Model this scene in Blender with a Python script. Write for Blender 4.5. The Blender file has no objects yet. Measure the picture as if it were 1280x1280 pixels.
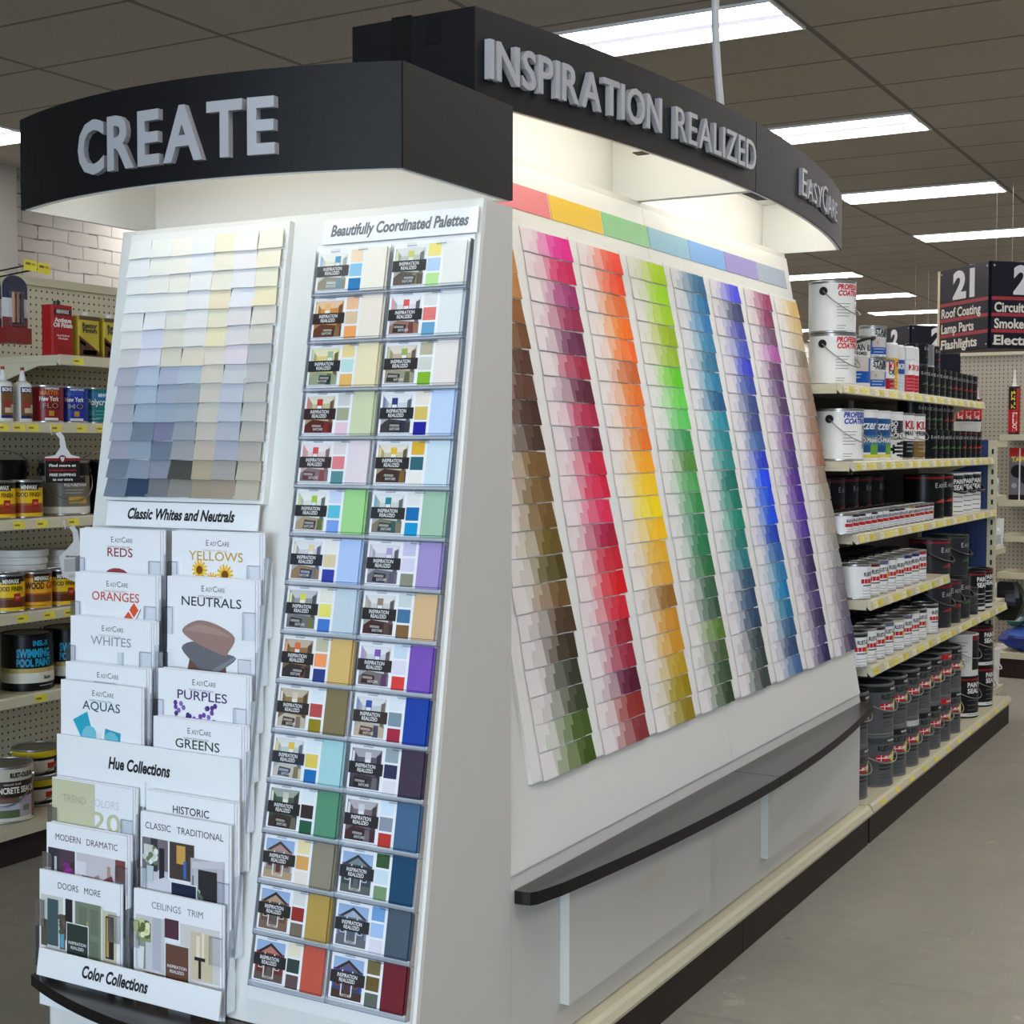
import bpy, math, random
from math import sin, cos, pi, radians, sqrt, atan2, hypot
from mathutils import Vector, Matrix

random.seed(7)
SC = bpy.context.scene
COL = SC.collection

# ------------------------------------------------------------------ camera, world, lights, exposure
cam_d = bpy.data.cameras.new('camera'); cam = bpy.data.objects.new('camera', cam_d); COL.objects.link(cam)
cam_d.sensor_width = 36.0; cam_d.lens = 36.0 * 1794.0 / 1280.0; cam_d.clip_start = 0.05; cam_d.clip_end = 100
_yaw, _pit, _rol = radians(29.55), math.atan((640 - 557.6) / 1794.0), 0.0024
f0 = Vector((cos(_yaw), sin(_yaw), 0)); r0 = Vector((sin(_yaw), -cos(_yaw), 0)); u0 = Vector((0, 0, 1))
cf = f0 * cos(_pit) - u0 * sin(_pit); cu = u0 * cos(_pit) + f0 * sin(_pit)
cr = r0 * cos(_rol) + cu * sin(_rol); cu = cu * cos(_rol) - r0 * sin(_rol)
M = Matrix((cr, cu, -cf)).transposed().to_4x4(); M.translation = Vector((0, 0, 1.364))
cam.matrix_world = M
SC.camera = cam
W = bpy.data.worlds.new('store_daylight'); SC.world = W; W.use_nodes = True
bg = W.node_tree.nodes['Background']; bg.inputs[0].default_value = (0.62, 0.80, 1.0, 1); bg.inputs[1].default_value = 0.20
SC.view_settings.view_transform = 'Standard'; SC.view_settings.look = 'None'
SC.view_settings.exposure = 0.0; SC.view_settings.gamma = 1.0; SC.view_settings.use_curve_mapping = False
TROFFER, HEADER_TUBE = 15.0, 11.5
ad = bpy.data.lights.new('front_window_daylight', 'AREA'); ad.shape = 'RECTANGLE'; ad.size = 5.2; ad.size_y = 2.4
ad.energy = 410; ad.color = (0.66, 0.83, 1.0)
ao = bpy.data.objects.new('front_window_daylight', ad); COL.objects.link(ao)
ao.location = (-5.5, 0.3, 1.6); ao.rotation_euler = (radians(90), 0, radians(-90))

# ------------------------------------------------------------------ materials
def lin(c):
    return tuple(((x / 255.0) / 12.92 if x / 255.0 <= 0.04045 else ((x / 255.0 + 0.055) / 1.055) ** 2.4) for x in c)
MATS = {}
def mat(name, rgb=(200, 200, 200), rough=0.5, metal=0.0, emit=None, noise=None, spec=0.5, bump=0.0):
    m = bpy.data.materials.new(name); m.use_nodes = True; MATS[name] = m
    nt = m.node_tree; b = nt.nodes['Principled BSDF']
    c = lin(rgb)
    b.inputs['Base Color'].default_value = (*c, 1); b.inputs['Roughness'].default_value = rough
    b.inputs['Metallic'].default_value = metal; b.inputs['Specular IOR Level'].default_value = spec
    if emit:
        b.inputs['Emission Color'].default_value = (*lin(emit[0]), 1); b.inputs['Emission Strength'].default_value = emit[1]
    if noise:   # (scale vector, amount)
        geo = nt.nodes.new('ShaderNodeNewGeometry'); vm = nt.nodes.new('ShaderNodeVectorMath'); vm.operation = 'MULTIPLY'
        vm.inputs[1].default_value = noise[0]; nt.links.new(geo.outputs['Position'], vm.inputs[0])
        no = nt.nodes.new('ShaderNodeTexNoise'); no.inputs['Scale'].default_value = 1.0; no.inputs['Detail'].default_value = 5
        nt.links.new(vm.outputs[0], no.inputs['Vector'])
        mx = nt.nodes.new('ShaderNodeMix'); mx.data_type = 'RGBA'
        a = noise[1]
        mx.inputs[6].default_value = (*[max(0, x * (1 - a)) for x in c], 1); mx.inputs[7].default_value = (*[min(1, x * (1 + a)) for x in c], 1)
        nt.links.new(no.outputs['Fac'], mx.inputs[0]); nt.links.new(mx.outputs[2], b.inputs['Base Color'])
        if bump:
            bp = nt.nodes.new('ShaderNodeBump'); bp.inputs['Strength'].default_value = bump; bp.inputs['Distance'].default_value = 0.002
            nt.links.new(no.outputs['Fac'], bp.inputs['Height']); nt.links.new(bp.outputs[0], b.inputs['Normal'])
    return m
mat('white_laminate', (226, 226, 222), 0.42, noise=((3, 3, 3), 0.02))
mat('shaded_white_laminate', (205, 204, 199), 0.45, noise=((3, 3, 3), 0.02))  # same white laminate, toned greyer for the shade on the display sides
mat('white_board', (236, 236, 234), 0.5)
mat('black_laminate', (13, 12, 14), 0.5, spec=0.25, noise=((60, 60, 400), 0.35), bump=0.12)
mat('counter_laminate', (52, 48, 46), 0.28, noise=((90, 90, 90), 0.2))
mat('counter_edge', (20, 17, 16), 0.45, spec=0.3)
mat('silver_plastic', (166, 166, 170), 0.4, 0.1)
mat('cream_metal', (206, 199, 172), 0.42)
mat('kick_brown', (44, 30, 24), 0.5, spec=0.25, noise=((9, 9, 30), 0.25))
mat('dark_kick', (40, 28, 26), 0.6, noise=((9, 9, 30), 0.25))
mat('steel', (180, 180, 182), 0.3, 0.9)
mat('wire', (150, 148, 142), 0.35, 0.85)
mat('black_plastic', (16, 16, 18), 0.35)
mat('white_plastic', (228, 228, 226), 0.4)
mat('conduit_white', (200, 200, 200), 0.5)
mat('black_tape', (14, 14, 16), 0.22, bump=0.4, noise=((60, 60, 60), 0.3))
mat('grey_can', (104, 106, 108), 0.42)
mat('dark_can', (34, 35, 38), 0.3, spec=0.35)
mat('black_can', (9, 9, 10), 0.3, spec=0.3)
mat('navy', (16, 19, 34), 0.5, spec=0.25)
mat('navy_panel', (34, 52, 92), 0.5)
mat('sign_cream', (226, 214, 180), 0.5)
mat('tube_lamp', (255, 255, 255), 0.5, emit=((255, 249, 236), HEADER_TUBE))
mat('troffer_lens', (255, 255, 255), 0.5, emit=((255, 250, 246), TROFFER))
mat('troffer_reflector', (235, 235, 240), 0.3, emit=((214, 214, 236), TROFFER * 0.058))
mat('pillar_paint', (158, 155, 146), 0.6, noise=((2, 2, 2), 0.05))
mat('far_wall', (120, 114, 102), 0.7)
mat('red_tip', (150, 40, 46), 0.4)
mat('scrap_paper', (240, 240, 236), 0.6)
mat('page_edge', (225, 226, 230), 0.6, noise=((5, 5, 600), 0.06))

def vc_mat(name, rough, metal=0.0):
    m = bpy.data.materials.new(name); m.use_nodes = True; MATS[name] = m
    nt = m.node_tree; b = nt.nodes['Principled BSDF']; b.inputs['Roughness'].default_value = rough; b.inputs['Metallic'].default_value = metal
    a = nt.nodes.new('ShaderNodeAttribute'); a.attribute_name = 'print'; nt.links.new(a.outputs['Color'], b.inputs['Base Color'])
vc_mat('printed_paper', 0.45); vc_mat('printed_label', 0.32); MATS['printed_label'].node_tree.nodes['Principled BSDF'].inputs['Specular IOR Level'].default_value = 0.3; vc_mat('paint_chip_stock', 0.6); MATS['paint_chip_stock'].node_tree.nodes['Principled BSDF'].inputs['Specular IOR Level'].default_value = 0.15
m = bpy.data.materials.new('chip_colour'); m.use_nodes = True; MATS['chip_colour'] = m
nt = m.node_tree; b = nt.nodes['Principled BSDF']; b.inputs['Roughness'].default_value = 0.6; b.inputs['Specular IOR Level'].default_value = 0.15
oi = nt.nodes.new('ShaderNodeObjectInfo'); nt.links.new(oi.outputs['Color'], b.inputs['Base Color'])

def clear_mat(name, tint, gloss):
    m = bpy.data.materials.new(name); m.use_nodes = True; MATS[name] = m; nt = m.node_tree
    for n in list(nt.nodes): nt.nodes.remove(n)
    out = nt.nodes.new('ShaderNodeOutputMaterial'); tr = nt.nodes.new('ShaderNodeBsdfTransparent'); tr.inputs[0].default_value = (*tint, 1)
    gl = nt.nodes.new('ShaderNodeBsdfGlossy'); gl.inputs['Roughness'].default_value = 0.08; gl.inputs['Color'].default_value = (.9, .92, .95, 1)
    fr = nt.nodes.new('ShaderNodeFresnel'); fr.inputs[0].default_value = 1.35
    ad_ = nt.nodes.new('ShaderNodeMath'); ad_.operation = 'MULTIPLY_ADD'; ad_.inputs[1].default_value = 0.8; ad_.inputs[2].default_value = gloss
    nt.links.new(fr.outputs[0], ad_.inputs[0])
    mx = nt.nodes.new('ShaderNodeMixShader'); nt.links.new(ad_.outputs[0], mx.inputs[0])
    nt.links.new(tr.outputs[0], mx.inputs[1]); nt.links.new(gl.outputs[0], mx.inputs[2]); nt.links.new(mx.outputs[0], out.inputs[0])
clear_mat('clear_acrylic', (.965, .97, .98), 0.0)
clear_mat('acrylic_edge', (.70, .71, .76), 0.03)

def pos_nodes(nt):
    g = nt.nodes.new('ShaderNodeNewGeometry'); s = nt.nodes.new('ShaderNodeSeparateXYZ'); nt.links.new(g.outputs['Position'], s.inputs[0]); return g, s
def mth(nt, op, a, b=None, c=None):
    n = nt.nodes.new('ShaderNodeMath'); n.operation = op
    for i, x in enumerate((a, b, c)):
        if x is None: continue
        if isinstance(x, (int, float)): n.inputs[i].default_value = x
        else: nt.links.new(x, n.inputs[i])
    return n.outputs[0]
def line_mask(nt, coord, origin, pitch, width):
    q = mth(nt, 'DIVIDE', mth(nt, 'SUBTRACT', coord, origin), pitch)
    fr = mth(nt, 'FRACT', mth(nt, 'ADD', q, 100.5))
    d = mth(nt, 'MULTIPLY', mth(nt, 'ABSOLUTE', mth(nt, 'SUBTRACT', fr, 0.5)), pitch)
    return mth(nt, 'LESS_THAN', d, width / 2)
def mixc(nt, fac, a, b):
    n = nt.nodes.new('ShaderNodeMix'); n.data_type = 'RGBA'; nt.links.new(fac, n.inputs[0])
    for i, x in ((6, a), (7, b)):
        if isinstance(x, tuple): n.inputs[i].default_value = (*x, 1)
        else: nt.links.new(x, n.inputs[i])
    return n.outputs[2]
def noise_n(nt, vec, scale, detail=5, rough=0.6):
    n = nt.nodes.new('ShaderNodeTexNoise'); n.inputs['Scale'].default_value = scale; n.inputs['Detail'].default_value = detail
    n.inputs['Roughness'].default_value = rough; nt.links.new(vec, n.inputs['Vector']); return n.outputs['Fac']
def new_pr(name, rough):
    m = bpy.data.materials.new(name); m.use_nodes = True; MATS[name] = m; nt = m.node_tree
    b = nt.nodes['Principled BSDF']; b.inputs['Roughness'].default_value = rough; return nt, b
# ceiling tile grid
nt, b = new_pr('ceiling_tile', 0.85); g, s = pos_nodes(nt)
lx = line_mask(nt, s.outputs[0], 6.53, 0.61, 0.022); ly = line_mask(nt, s.outputs[1], 2.13, 1.23, 0.03)
ln = mth(nt, 'MAXIMUM', lx, ly); nz = noise_n(nt, g.outputs['Position'], 2.0); nf = noise_n(nt, g.outputs['Position'], 60.0)
tile = mixc(nt, nz, lin((150, 143, 131)), lin((162, 156, 146))); tile = mixc(nt, mth(nt, 'MULTIPLY', mth(nt, 'LESS_THAN', nf, 0.42), 0.35), tile, lin((132, 126, 116)))
nt.links.new(mixc(nt, ln, tile, lin((106, 100, 92))), b.inputs['Base Color'])
# concrete floor
nt, b = new_pr('concrete_floor', 0.48); g, s = pos_nodes(nt)
n1 = noise_n(nt, g.outputs['Position'], 1.3, 8, 0.65); n2 = noise_n(nt, g.outputs['Position'], 14.0, 6, 0.7); n3 = noise_n(nt, g.outputs['Position'], 160.0, 3)
c1 = mixc(nt, n1, lin((124, 120, 110)), lin((182, 176, 163))); c1 = mixc(nt, mth(nt, 'MULTIPLY', n2, 0.55), c1, lin((112, 108, 99)))
c1 = mixc(nt, mth(nt, 'MULTIPLY', mth(nt, 'GREATER_THAN', n3, 0.66), 0.5), c1, lin((86, 82, 75)))
n4 = noise_n(nt, g.outputs['Position'], 5.0, 9, 0.78); c1 = mixc(nt, mth(nt, 'MULTIPLY', mth(nt, 'GREATER_THAN', n4, 0.63), 0.28), c1, lin((206, 200, 190)))
mp = nt.nodes.new('ShaderNodeVectorMath'); mp.operation = 'MULTIPLY'; mp.inputs[1].default_value = (7, 0.9, 1); nt.links.new(g.outputs['Position'], mp.inputs[0])
n5 = noise_n(nt, mp.outputs[0], 1.6, 7, 0.7); c1 = mixc(nt, mth(nt, 'MULTIPLY', mth(nt, 'GREATER_THAN', n5, 0.64), 0.22), c1, lin((98, 93, 86)))
vo = nt.nodes.new('ShaderNodeTexVoronoi'); vo.feature = 'DISTANCE_TO_EDGE'; vo.inputs['Scale'].default_value = 0.45
vv = nt.nodes.new('ShaderNodeVectorMath'); vv.operation = 'ADD'; nt.links.new(g.outputs['Position'], vv.inputs[0])
nc = nt.nodes.new('ShaderNodeTexNoise'); nc.inputs['Scale'].default_value = 3.0; nt.links.new(g.outputs['Position'], nc.inputs['Vector']); nt.links.new(nc.outputs['Color'], vv.inputs[1])
nt.links.new(vv.outputs[0], vo.inputs['Vector'])
ck = mth(nt, 'MULTIPLY', mth(nt, 'LESS_THAN', vo.outputs[0], 0.006), mth(nt, 'MULTIPLY', mth(nt, 'GREATER_THAN', n1, 0.55), 0.45))
c1 = mixc(nt, ck, c1, lin((80, 74, 68)))
nt.links.new(c1, b.inputs['Base Color'])
bp = nt.nodes.new('ShaderNodeBump'); bp.inputs['Strength'].default_value = 0.15; bp.inputs['Distance'].default_value = 0.003; nt.links.new(n2, bp.inputs['Height']); nt.links.new(bp.outputs[0], b.inputs['Normal'])
# painted brick
nt, b = new_pr('painted_brick', 0.6); g, s = pos_nodes(nt)
cm = nt.nodes.new('ShaderNodeCombineXYZ'); nt.links.new(s.outputs[0], cm.inputs[0]); nt.links.new(s.outputs[2], cm.inputs[1])
br = nt.nodes.new('ShaderNodeTexBrick'); br.inputs['Scale'].default_value = 1.0; br.inputs['Brick Width'].default_value = 0.30; br.inputs['Row Height'].default_value = 0.104
br.inputs['Mortar Size'].default_value = 0.006; br.inputs['Color1'].default_value = (*lin((196, 191, 184)), 1); br.inputs['Color2'].default_value = (*lin((186, 181, 174)), 1); br.inputs['Mortar'].default_value = (*lin((150, 146, 140)), 1)
wv = nt.nodes.new('ShaderNodeVectorMath'); wv.operation = 'ADD'; nt.links.new(cm.outputs[0], wv.inputs[0])
nn = nt.nodes.new('ShaderNodeTexNoise'); nn.inputs['Scale'].default_value = 4.0; nt.links.new(cm.outputs[0], nn.inputs['Vector'])
ws = nt.nodes.new('ShaderNodeVectorMath'); ws.operation = 'SCALE'; ws.inputs[3].default_value = 0.03; nt.links.new(nn.outputs['Color'], ws.inputs[0]); nt.links.new(ws.outputs[0], wv.inputs[1])
nt.links.new(wv.outputs[0], br.inputs['Vector'])
gap = mth(nt, 'MULTIPLY', br.outputs['Fac'], mth(nt, 'GREATER_THAN', noise_n(nt, cm.outputs[0], 3.5), 0.53))
nt.links.new(mixc(nt, gap, br.outputs['Color'], lin((104, 99, 94))), b.inputs['Base Color'])
bp = nt.nodes.new('ShaderNodeBump'); bp.inputs['Strength'].default_value = 0.6; bp.inputs['Distance'].default_value = 0.01; bp.invert = True; nt.links.new(br.outputs['Fac'], bp.inputs['Height']); nt.links.new(bp.outputs[0], b.inputs['Normal'])
# pegboards: holes 1 inch apart
def pegboard(name, rgb, axis):
    nt, b = new_pr(name, 0.55); g, s = pos_nodes(nt)
    def d(coord):
        fr = mth(nt, 'FRACT', mth(nt, 'ADD', mth(nt, 'DIVIDE', coord, 0.0254), 500.0)); return mth(nt, 'SUBTRACT', fr, 0.5)
    a_, c_ = d(s.outputs[axis]), d(s.outputs[2])
    rr = mth(nt, 'SQRT', mth(nt, 'ADD', mth(nt, 'MULTIPLY', a_, a_), mth(nt, 'MULTIPLY', c_, c_)))
    nt.links.new(mixc(nt, mth(nt, 'LESS_THAN', rr, 0.15), lin(rgb), lin((34, 30, 24))), b.inputs['Base Color'])
pegboard('pegboard_cream', (206, 199, 174), 0); pegboard('pegboard_grey', (176, 168, 152), 1); pegboard('pegboard_shaded', (92, 82, 66), 0); pegboard('pegboard_blue', (36, 62, 116), 1)  # dark brown tone stands in for the shadow behind the shelved cans

# ------------------------------------------------------------------ mesh helpers
class Frame:
    """origin, u axis, v axis and outward normal of a flat face"""
    def __init__(s, o, u, v, n): s.o, s.u, s.v, s.n = Vector(o), Vector(u).normalized(), Vector(v).normalized(), Vector(n).normalized()
    def __call__(s, u, v, h=0.0): return s.o + s.u * u + s.v * v + s.n * h
class MB:
    def __init__(s): s.v, s.f, s.m, s.c, s.sm = [], [], [], [], []
    def face(s, pts, mi=0, c=None, smooth=False):
        i = len(s.v); s.v += [Vector(p) for p in pts]; s.f.append(tuple(range(i, i + len(pts)))); s.m.append(mi); s.c.append(c); s.sm.append(smooth)
    def mesh(s, vs, fs, mi=0, c=None, smooth=False):
        i = len(s.v); s.v += [Vector(p) for p in vs]
        for f in fs: s.f.append(tuple(i + k for k in f)); s.m.append(mi); s.c.append(c); s.sm.append(smooth)
    def hexa(s, p, mi=0, c=None):   # 8 pts: bottom 4, top 4
        s.mesh(p, [(3, 2, 1, 0), (4, 5, 6, 7), (0, 1, 5, 4), (1, 2, 6, 5), (2, 3, 7, 6), (3, 0, 4, 7)], mi, c)
    def box(s, x0, y0, z0, x1, y1, z1, mi=0, c=None):
        s.hexa([(x0, y0, z0), (x1, y0, z0), (x1, y1, z0), (x0, y1, z0), (x0, y0, z1), (x1, y0, z1), (x1, y1, z1), (x0, y1, z1)], mi, c)
    def fbox(s, F, u0, v0, h0, u1, v1, h1, mi=0, c=None):
        s.hexa([F(u0, v0, h0), F(u1, v0, h0), F(u1, v0, h1), F(u0, v0, h1), F(u0, v1, h0), F(u1, v1, h0), F(u1, v1, h1), F(u0, v1, h1)], mi, c)
    def frect(s, F, u0, v0, u1, v1, h, c=None, mi=0): s.face([F(u0, v0, h), F(u1, v0, h), F(u1, v1, h), F(u0, v1, h)], mi, c)
    def fpoly(s, F, pts, h, c=None, mi=0): s.face([F(a, b_, h) for a, b_ in pts], mi, c)
    def prism(s, pts, d, mi=0, c=None, side=None):     # 3D polygon swept by vector d
        n = len(pts); d = Vector(d); vs = [Vector(p) for p in pts] + [Vector(p) + d for p in pts]
        s.mesh(vs, [tuple(range(n - 1, -1, -1)), tuple(range(n, 2 * n))], mi, c); s.mesh(vs, [(i, (i + 1) % n, n + (i + 1) % n, n + i) for i in range(n)], mi if side is None else side, c)
    def lathe(s, prof, n=28, o=(0, 0, 0), mi=0, c=None):   # prof: (r, z), sharp rings
        o = Vector(o)
        for (r1, z1), (r2, z2) in zip(prof, prof[1:]):
            vs = []
            for r, z in ((r1, z1), (r2, z2)): vs += [o + Vector((r * cos(2 * pi * i / n), r * sin(2 * pi * i / n), z)) for i in range(n)]
            if r1 < 1e-6: s.mesh([o + Vector((0, 0, z1))] + vs[n:], [(0, 1 + i, 1 + (i + 1) % n) for i in range(n)], mi, c)
            elif r2 < 1e-6: s.mesh(vs[:n] + [o + Vector((0, 0, z2))], [(i, (i + 1) % n, n) for i in range(n)], mi, c)
            else: s.mesh(vs, [(i, (i + 1) % n, n + (i + 1) % n, n + i) for i in range(n)], mi, c, True)
    def tube(s, path, r, n=8, mi=0, c=None):
        path = [Vector(p) for p in path]; rings = []
        for i, p in enumerate(path):
            t = (path[min(i + 1, len(path) - 1)] - path[max(i - 1, 0)]).normalized()
            a = Vector((0, 0, 1)) if abs(t.z) < 0.9 else Vector((1, 0, 0)); x = t.cross(a).normalized(); y = t.cross(x)
            rings.append([p + x * (r * cos(2 * pi * k / n)) + y * (r * sin(2 * pi * k / n)) for k in range(n)])
        vs = [q for rg in rings for q in rg]
        fs = [(i * n + k, i * n + (k + 1) % n, (i + 1) * n + (k + 1) % n, (i + 1) * n + k) for i in range(len(path) - 1) for k in range(n)]
        s.mesh(vs, fs, mi, c, True); s.mesh(rings[0], [tuple(range(n - 1, -1, -1))], mi, c); s.mesh(rings[-1], [tuple(range(n))], mi, c)
    def patch(s, r, p0, p1, z0, z1, c=None, mi=0, seg=None):   # cylinder patch, angle 0 faces -Y
        n = seg or max(1, int(abs(p1 - p0) / radians(11)) + 1)
        vs = []
        for i in range(n + 1):
            a = p0 + (p1 - p0) * i / n; vs += [(r * sin(a), -r * cos(a), z0), (r * sin(a), -r * cos(a), z1)]
        s.mesh(vs, [(2 * i, 2 * i + 2, 2 * i + 3, 2 * i + 1) for i in range(n)], mi, c, True)
    def text(s, txt, place, size, c=None, mi=0, bold=0.0, shear=0.0, align='L', sx=1.0, ext=0.0, width=None):
        vs, fs, x0, x1 = text_geo(txt, bold, shear, ext)
        if width: sx = width / max(1e-6, (x1 - x0) * size)
        sh = -x0 if align == 'L' else (-(x0 + x1) / 2 if align == 'C' else -x1)
        s.mesh([place((v[0] + sh) * size * sx, v[1] * size, v[2]) for v in vs], fs, mi, c)
    def build(s, name, mats, parent=None, root=None, loc=None):
        """one mesh object. parent: object it becomes a child of; world vertices are shifted by the thing's root location"""
        me = bpy.data.meshes.new(name)
        off = Vector((0, 0, 0))
        if loc is not None: off = Vector(loc)
        elif parent is not None: off = base_of(parent)
        me.from_pydata([tuple(v - off) for v in s.v], [], s.f)
        if isinstance(mats, str): mats = [mats]
        for mm in mats: me.materials.append(MATS[mm])
        me.polygons.foreach_set('material_index', s.m); me.polygons.foreach_set('use_smooth', s.sm)
        if any(c is not None for c in s.c):
            at = me.color_attributes.new('print', 'FLOAT_COLOR', 'CORNER'); buf = []
            for f, c in zip(s.f, s.c): buf += list((*lin(c or (230, 230, 230)), 1.0)) * len(f)
            at.data.foreach_set('color', buf)
        me.update()
        o = bpy.data.objects.new(name, me); COL.objects.link(o)
        if parent is not None: o.parent = parent; o['_b'] = list(off)
        elif loc is not None: o.location = loc; o['_b'] = list(off)
        else: o['_b'] = [0, 0, 0]
        return o
def base_of(o): return Vector(o['_b'])
TG = {}
def text_geo(txt, bold, shear, ext):
    k = (txt, bold, shear, ext)
    if k in TG: return TG[k]
    cu_ = bpy.data.curves.new('t', 'FONT'); cu_.body = txt; cu_.size = 1.0; cu_.offset = bold; cu_.shear = shear; cu_.resolution_u = 3
    if ext: cu_.extrude = ext
    ob = bpy.data.objects.new('t', cu_); COL.objects.link(ob)
    me = ob.to_mesh(); vs = [tuple(v.co) for v in me.vertices]; fs = [tuple(p.vertices) for p in me.polygons]
    ob.to_mesh_clear(); bpy.data.objects.remove(ob); bpy.data.curves.remove(cu_)
    xs = [v[0] for v in vs] or [0]
    TG[k] = (vs, fs, min(xs), max(xs)); return TG[k]
def on(F, u, v, h): return lambda x, y, z: F(u + x, v + y, h + z)
def wrap(r, phi, z): return lambda x, y, zz: (r * sin(phi + x / r), -r * cos(phi + x / r), z + y)

def tag(o, label=None, cat=None, group=None, kind=None):
    if label: o['label'] = label
    if cat: o['category'] = cat
    if group: o['group'] = group
    if kind: o['kind'] = kind
    return o
def thing(name, loc, label, cat, group=None):
    o = bpy.data.objects.new(name, None); COL.objects.link(o); o.location = loc; o['_b'] = list(loc); o.empty_display_size = 0.05
    return tag(o, label, cat, group)
KIDS = {}
def kids(o):
    return KIDS.get(o.name) or [c for c in bpy.data.objects if c.parent == o]
def dup(root, loc, rz=0.0, label=None, group=None):
    KIDS[root.name] = ch = kids(root)
    r = root.copy(); COL.objects.link(r); r.location = loc; r.rotation_euler = (0, 0, rz)
    if label: r['label'] = label
    if group: r['group'] = group
    for c in ch:
        d = c.copy(); COL.objects.link(d); d.parent = r
        KIDS[c.name] = gs = kids(c)
        for gk in gs: e = gk.copy(); COL.objects.link(e); e.parent = d
    return r
ORD = ['first', 'second', 'third', 'fourth', 'fifth', 'sixth', 'seventh', 'eighth', 'ninth', 'tenth', 'eleventh', 'twelfth', 'thirteenth', 'fourteenth', 'fifteenth', 'sixteenth', 'seventeenth', 'eighteenth', 'nineteenth', 'twentieth', 'twenty-first', 'twenty-second', 'twenty-third', 'twenty-fourth']
NAMED = {'white': (240, 240, 238), 'ivory': (240, 234, 215), 'cream': (236, 226, 196), 'beige': (214, 200, 172), 'tan': (190, 160, 115), 'light grey': (205, 205, 205), 'grey': (150, 150, 150), 'dark grey': (90, 92, 96), 'charcoal': (55, 55, 58), 'blue grey': (150, 162, 180), 'slate blue': (85, 105, 135), 'navy': (45, 55, 90), 'lilac': (205, 190, 220), 'lavender': (170, 150, 205), 'purple': (95, 60, 140), 'plum': (90, 50, 85), 'pale pink': (238, 208, 218), 'pink': (228, 130, 170), 'magenta': (210, 60, 140), 'crimson': (190, 40, 70), 'maroon': (110, 25, 45), 'brick red': (155, 55, 45), 'coral': (235, 110, 95), 'peach': (245, 195, 165), 'orange': (240, 135, 60), 'rust': (185, 100, 50), 'amber': (225, 165, 60), 'yellow': (240, 215, 60), 'pale yellow': (242, 228, 150), 'mustard': (185, 150, 55), 'olive': (120, 110, 45), 'khaki': (150, 135, 100), 'brown': (115, 80, 55), 'dark brown': (65, 45, 32), 'lime green': (165, 210, 40), 'pale green': (200, 225, 195), 'green': (85, 170, 90), 'dark green': (45, 100, 70), 'sage green': (155, 180, 150), 'mint': (185, 225, 210), 'teal': (40, 125, 125), 'turquoise': (70, 175, 190), 'pale blue': (195, 215, 235), 'sky blue': (120, 170, 220), 'blue': (50, 100, 200), 'cobalt blue': (25, 70, 175), 'steel blue': (65, 120, 165), 'taupe': (140, 128, 118)}
def cname(c): return min(NAMED, key=lambda k: sum((a - b_) ** 2 for a, b_ in zip(NAMED[k], c)))
def mix(a, b_, t): return tuple(x + (y - x) * t for x, y in zip(a, b_))

# ------------------------------------------------------------------ the room
def struct(name, mb, m): return tag(mb.build(name, m), kind='structure')
q = MB(); q.box(-6, -5, -0.1, 26, 8.4, 0); struct('floor', q, 'concrete_floor')
CZ = 3.3
q = MB(); q.box(-6, -5, CZ, 26, 8.4, CZ + 0.1); struct('ceiling', q, 'ceiling_tile')
q = MB(); q.box(-6, 8.4, 0, 26, 8.6, CZ); struct('wall_left', q, 'painted_brick')
q = MB(); q.box(26, -5, 0, 26.2, 8.6, CZ); struct('wall_back', q, 'far_wall')
q = MB(); q.box(5.6, 8.0, 0, 7.09, 8.4, CZ); struct('trim_1', q, 'pillar_paint')
# ceiling troffers: every one of the store grid the light comes from
first = None
rows_x = [6.04 + 2.42 * k for k in range(-5, 9)]
cols_y = [(2.15, 3.33, 'over the paint aisle'), (4.61, 5.79, 'over the stain aisle'), (7.06, 8.24, 'along the brick wall'), (-0.31, 0.87, 'over the open aisle'), (-2.77, -1.59, 'over the far side aisle')]
proto = None
for ci, (y0, y1, where) in enumerate(cols_y):
    for ri, x0 in enumerate(rows_x):
        if x0 < -5.5: continue
        if (ci == 0 and x0 < 5) or (ci in (1, 2) and x0 < 5): continue     # the bays over the near left floor have no light
        lab = 'recessed fluorescent ceiling light %s, %s row counting away' % (where, ORD[ri])
        if proto is None:
            proto = thing('ceiling_light', (x0, y0, CZ), lab, 'ceiling light', 'fluorescent ceiling lights')
            L = y1 - y0
            fr = MB()
            for a in ((-.015, -.015, .47, 0), (-.015, L, .47, L + .015), (-.015, 0, 0, L), (.455, 0, .47, L)): fr.box(x0 + a[0], y0 + a[1], CZ - .012, x0 + a[2], y0 + a[3], CZ - .0005)
            fr.build('frame', 'white_plastic', proto)
            for a, b_ in ((0, .185), (.27, .455)):
                le = MB(); le.box(x0 + a, y0, CZ - .009, x0 + b_, y0 + L, CZ - .001); le.build('diffuser', 'troffer_lens', proto)
            le = MB(); le.box(x0 + .185, y0, CZ - .007, x0 + .27, y0 + L, CZ - .001); le.build('reflector', 'troffer_reflector', proto)
        else: dup(proto, (x0, y0, CZ), 0, lab)

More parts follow.
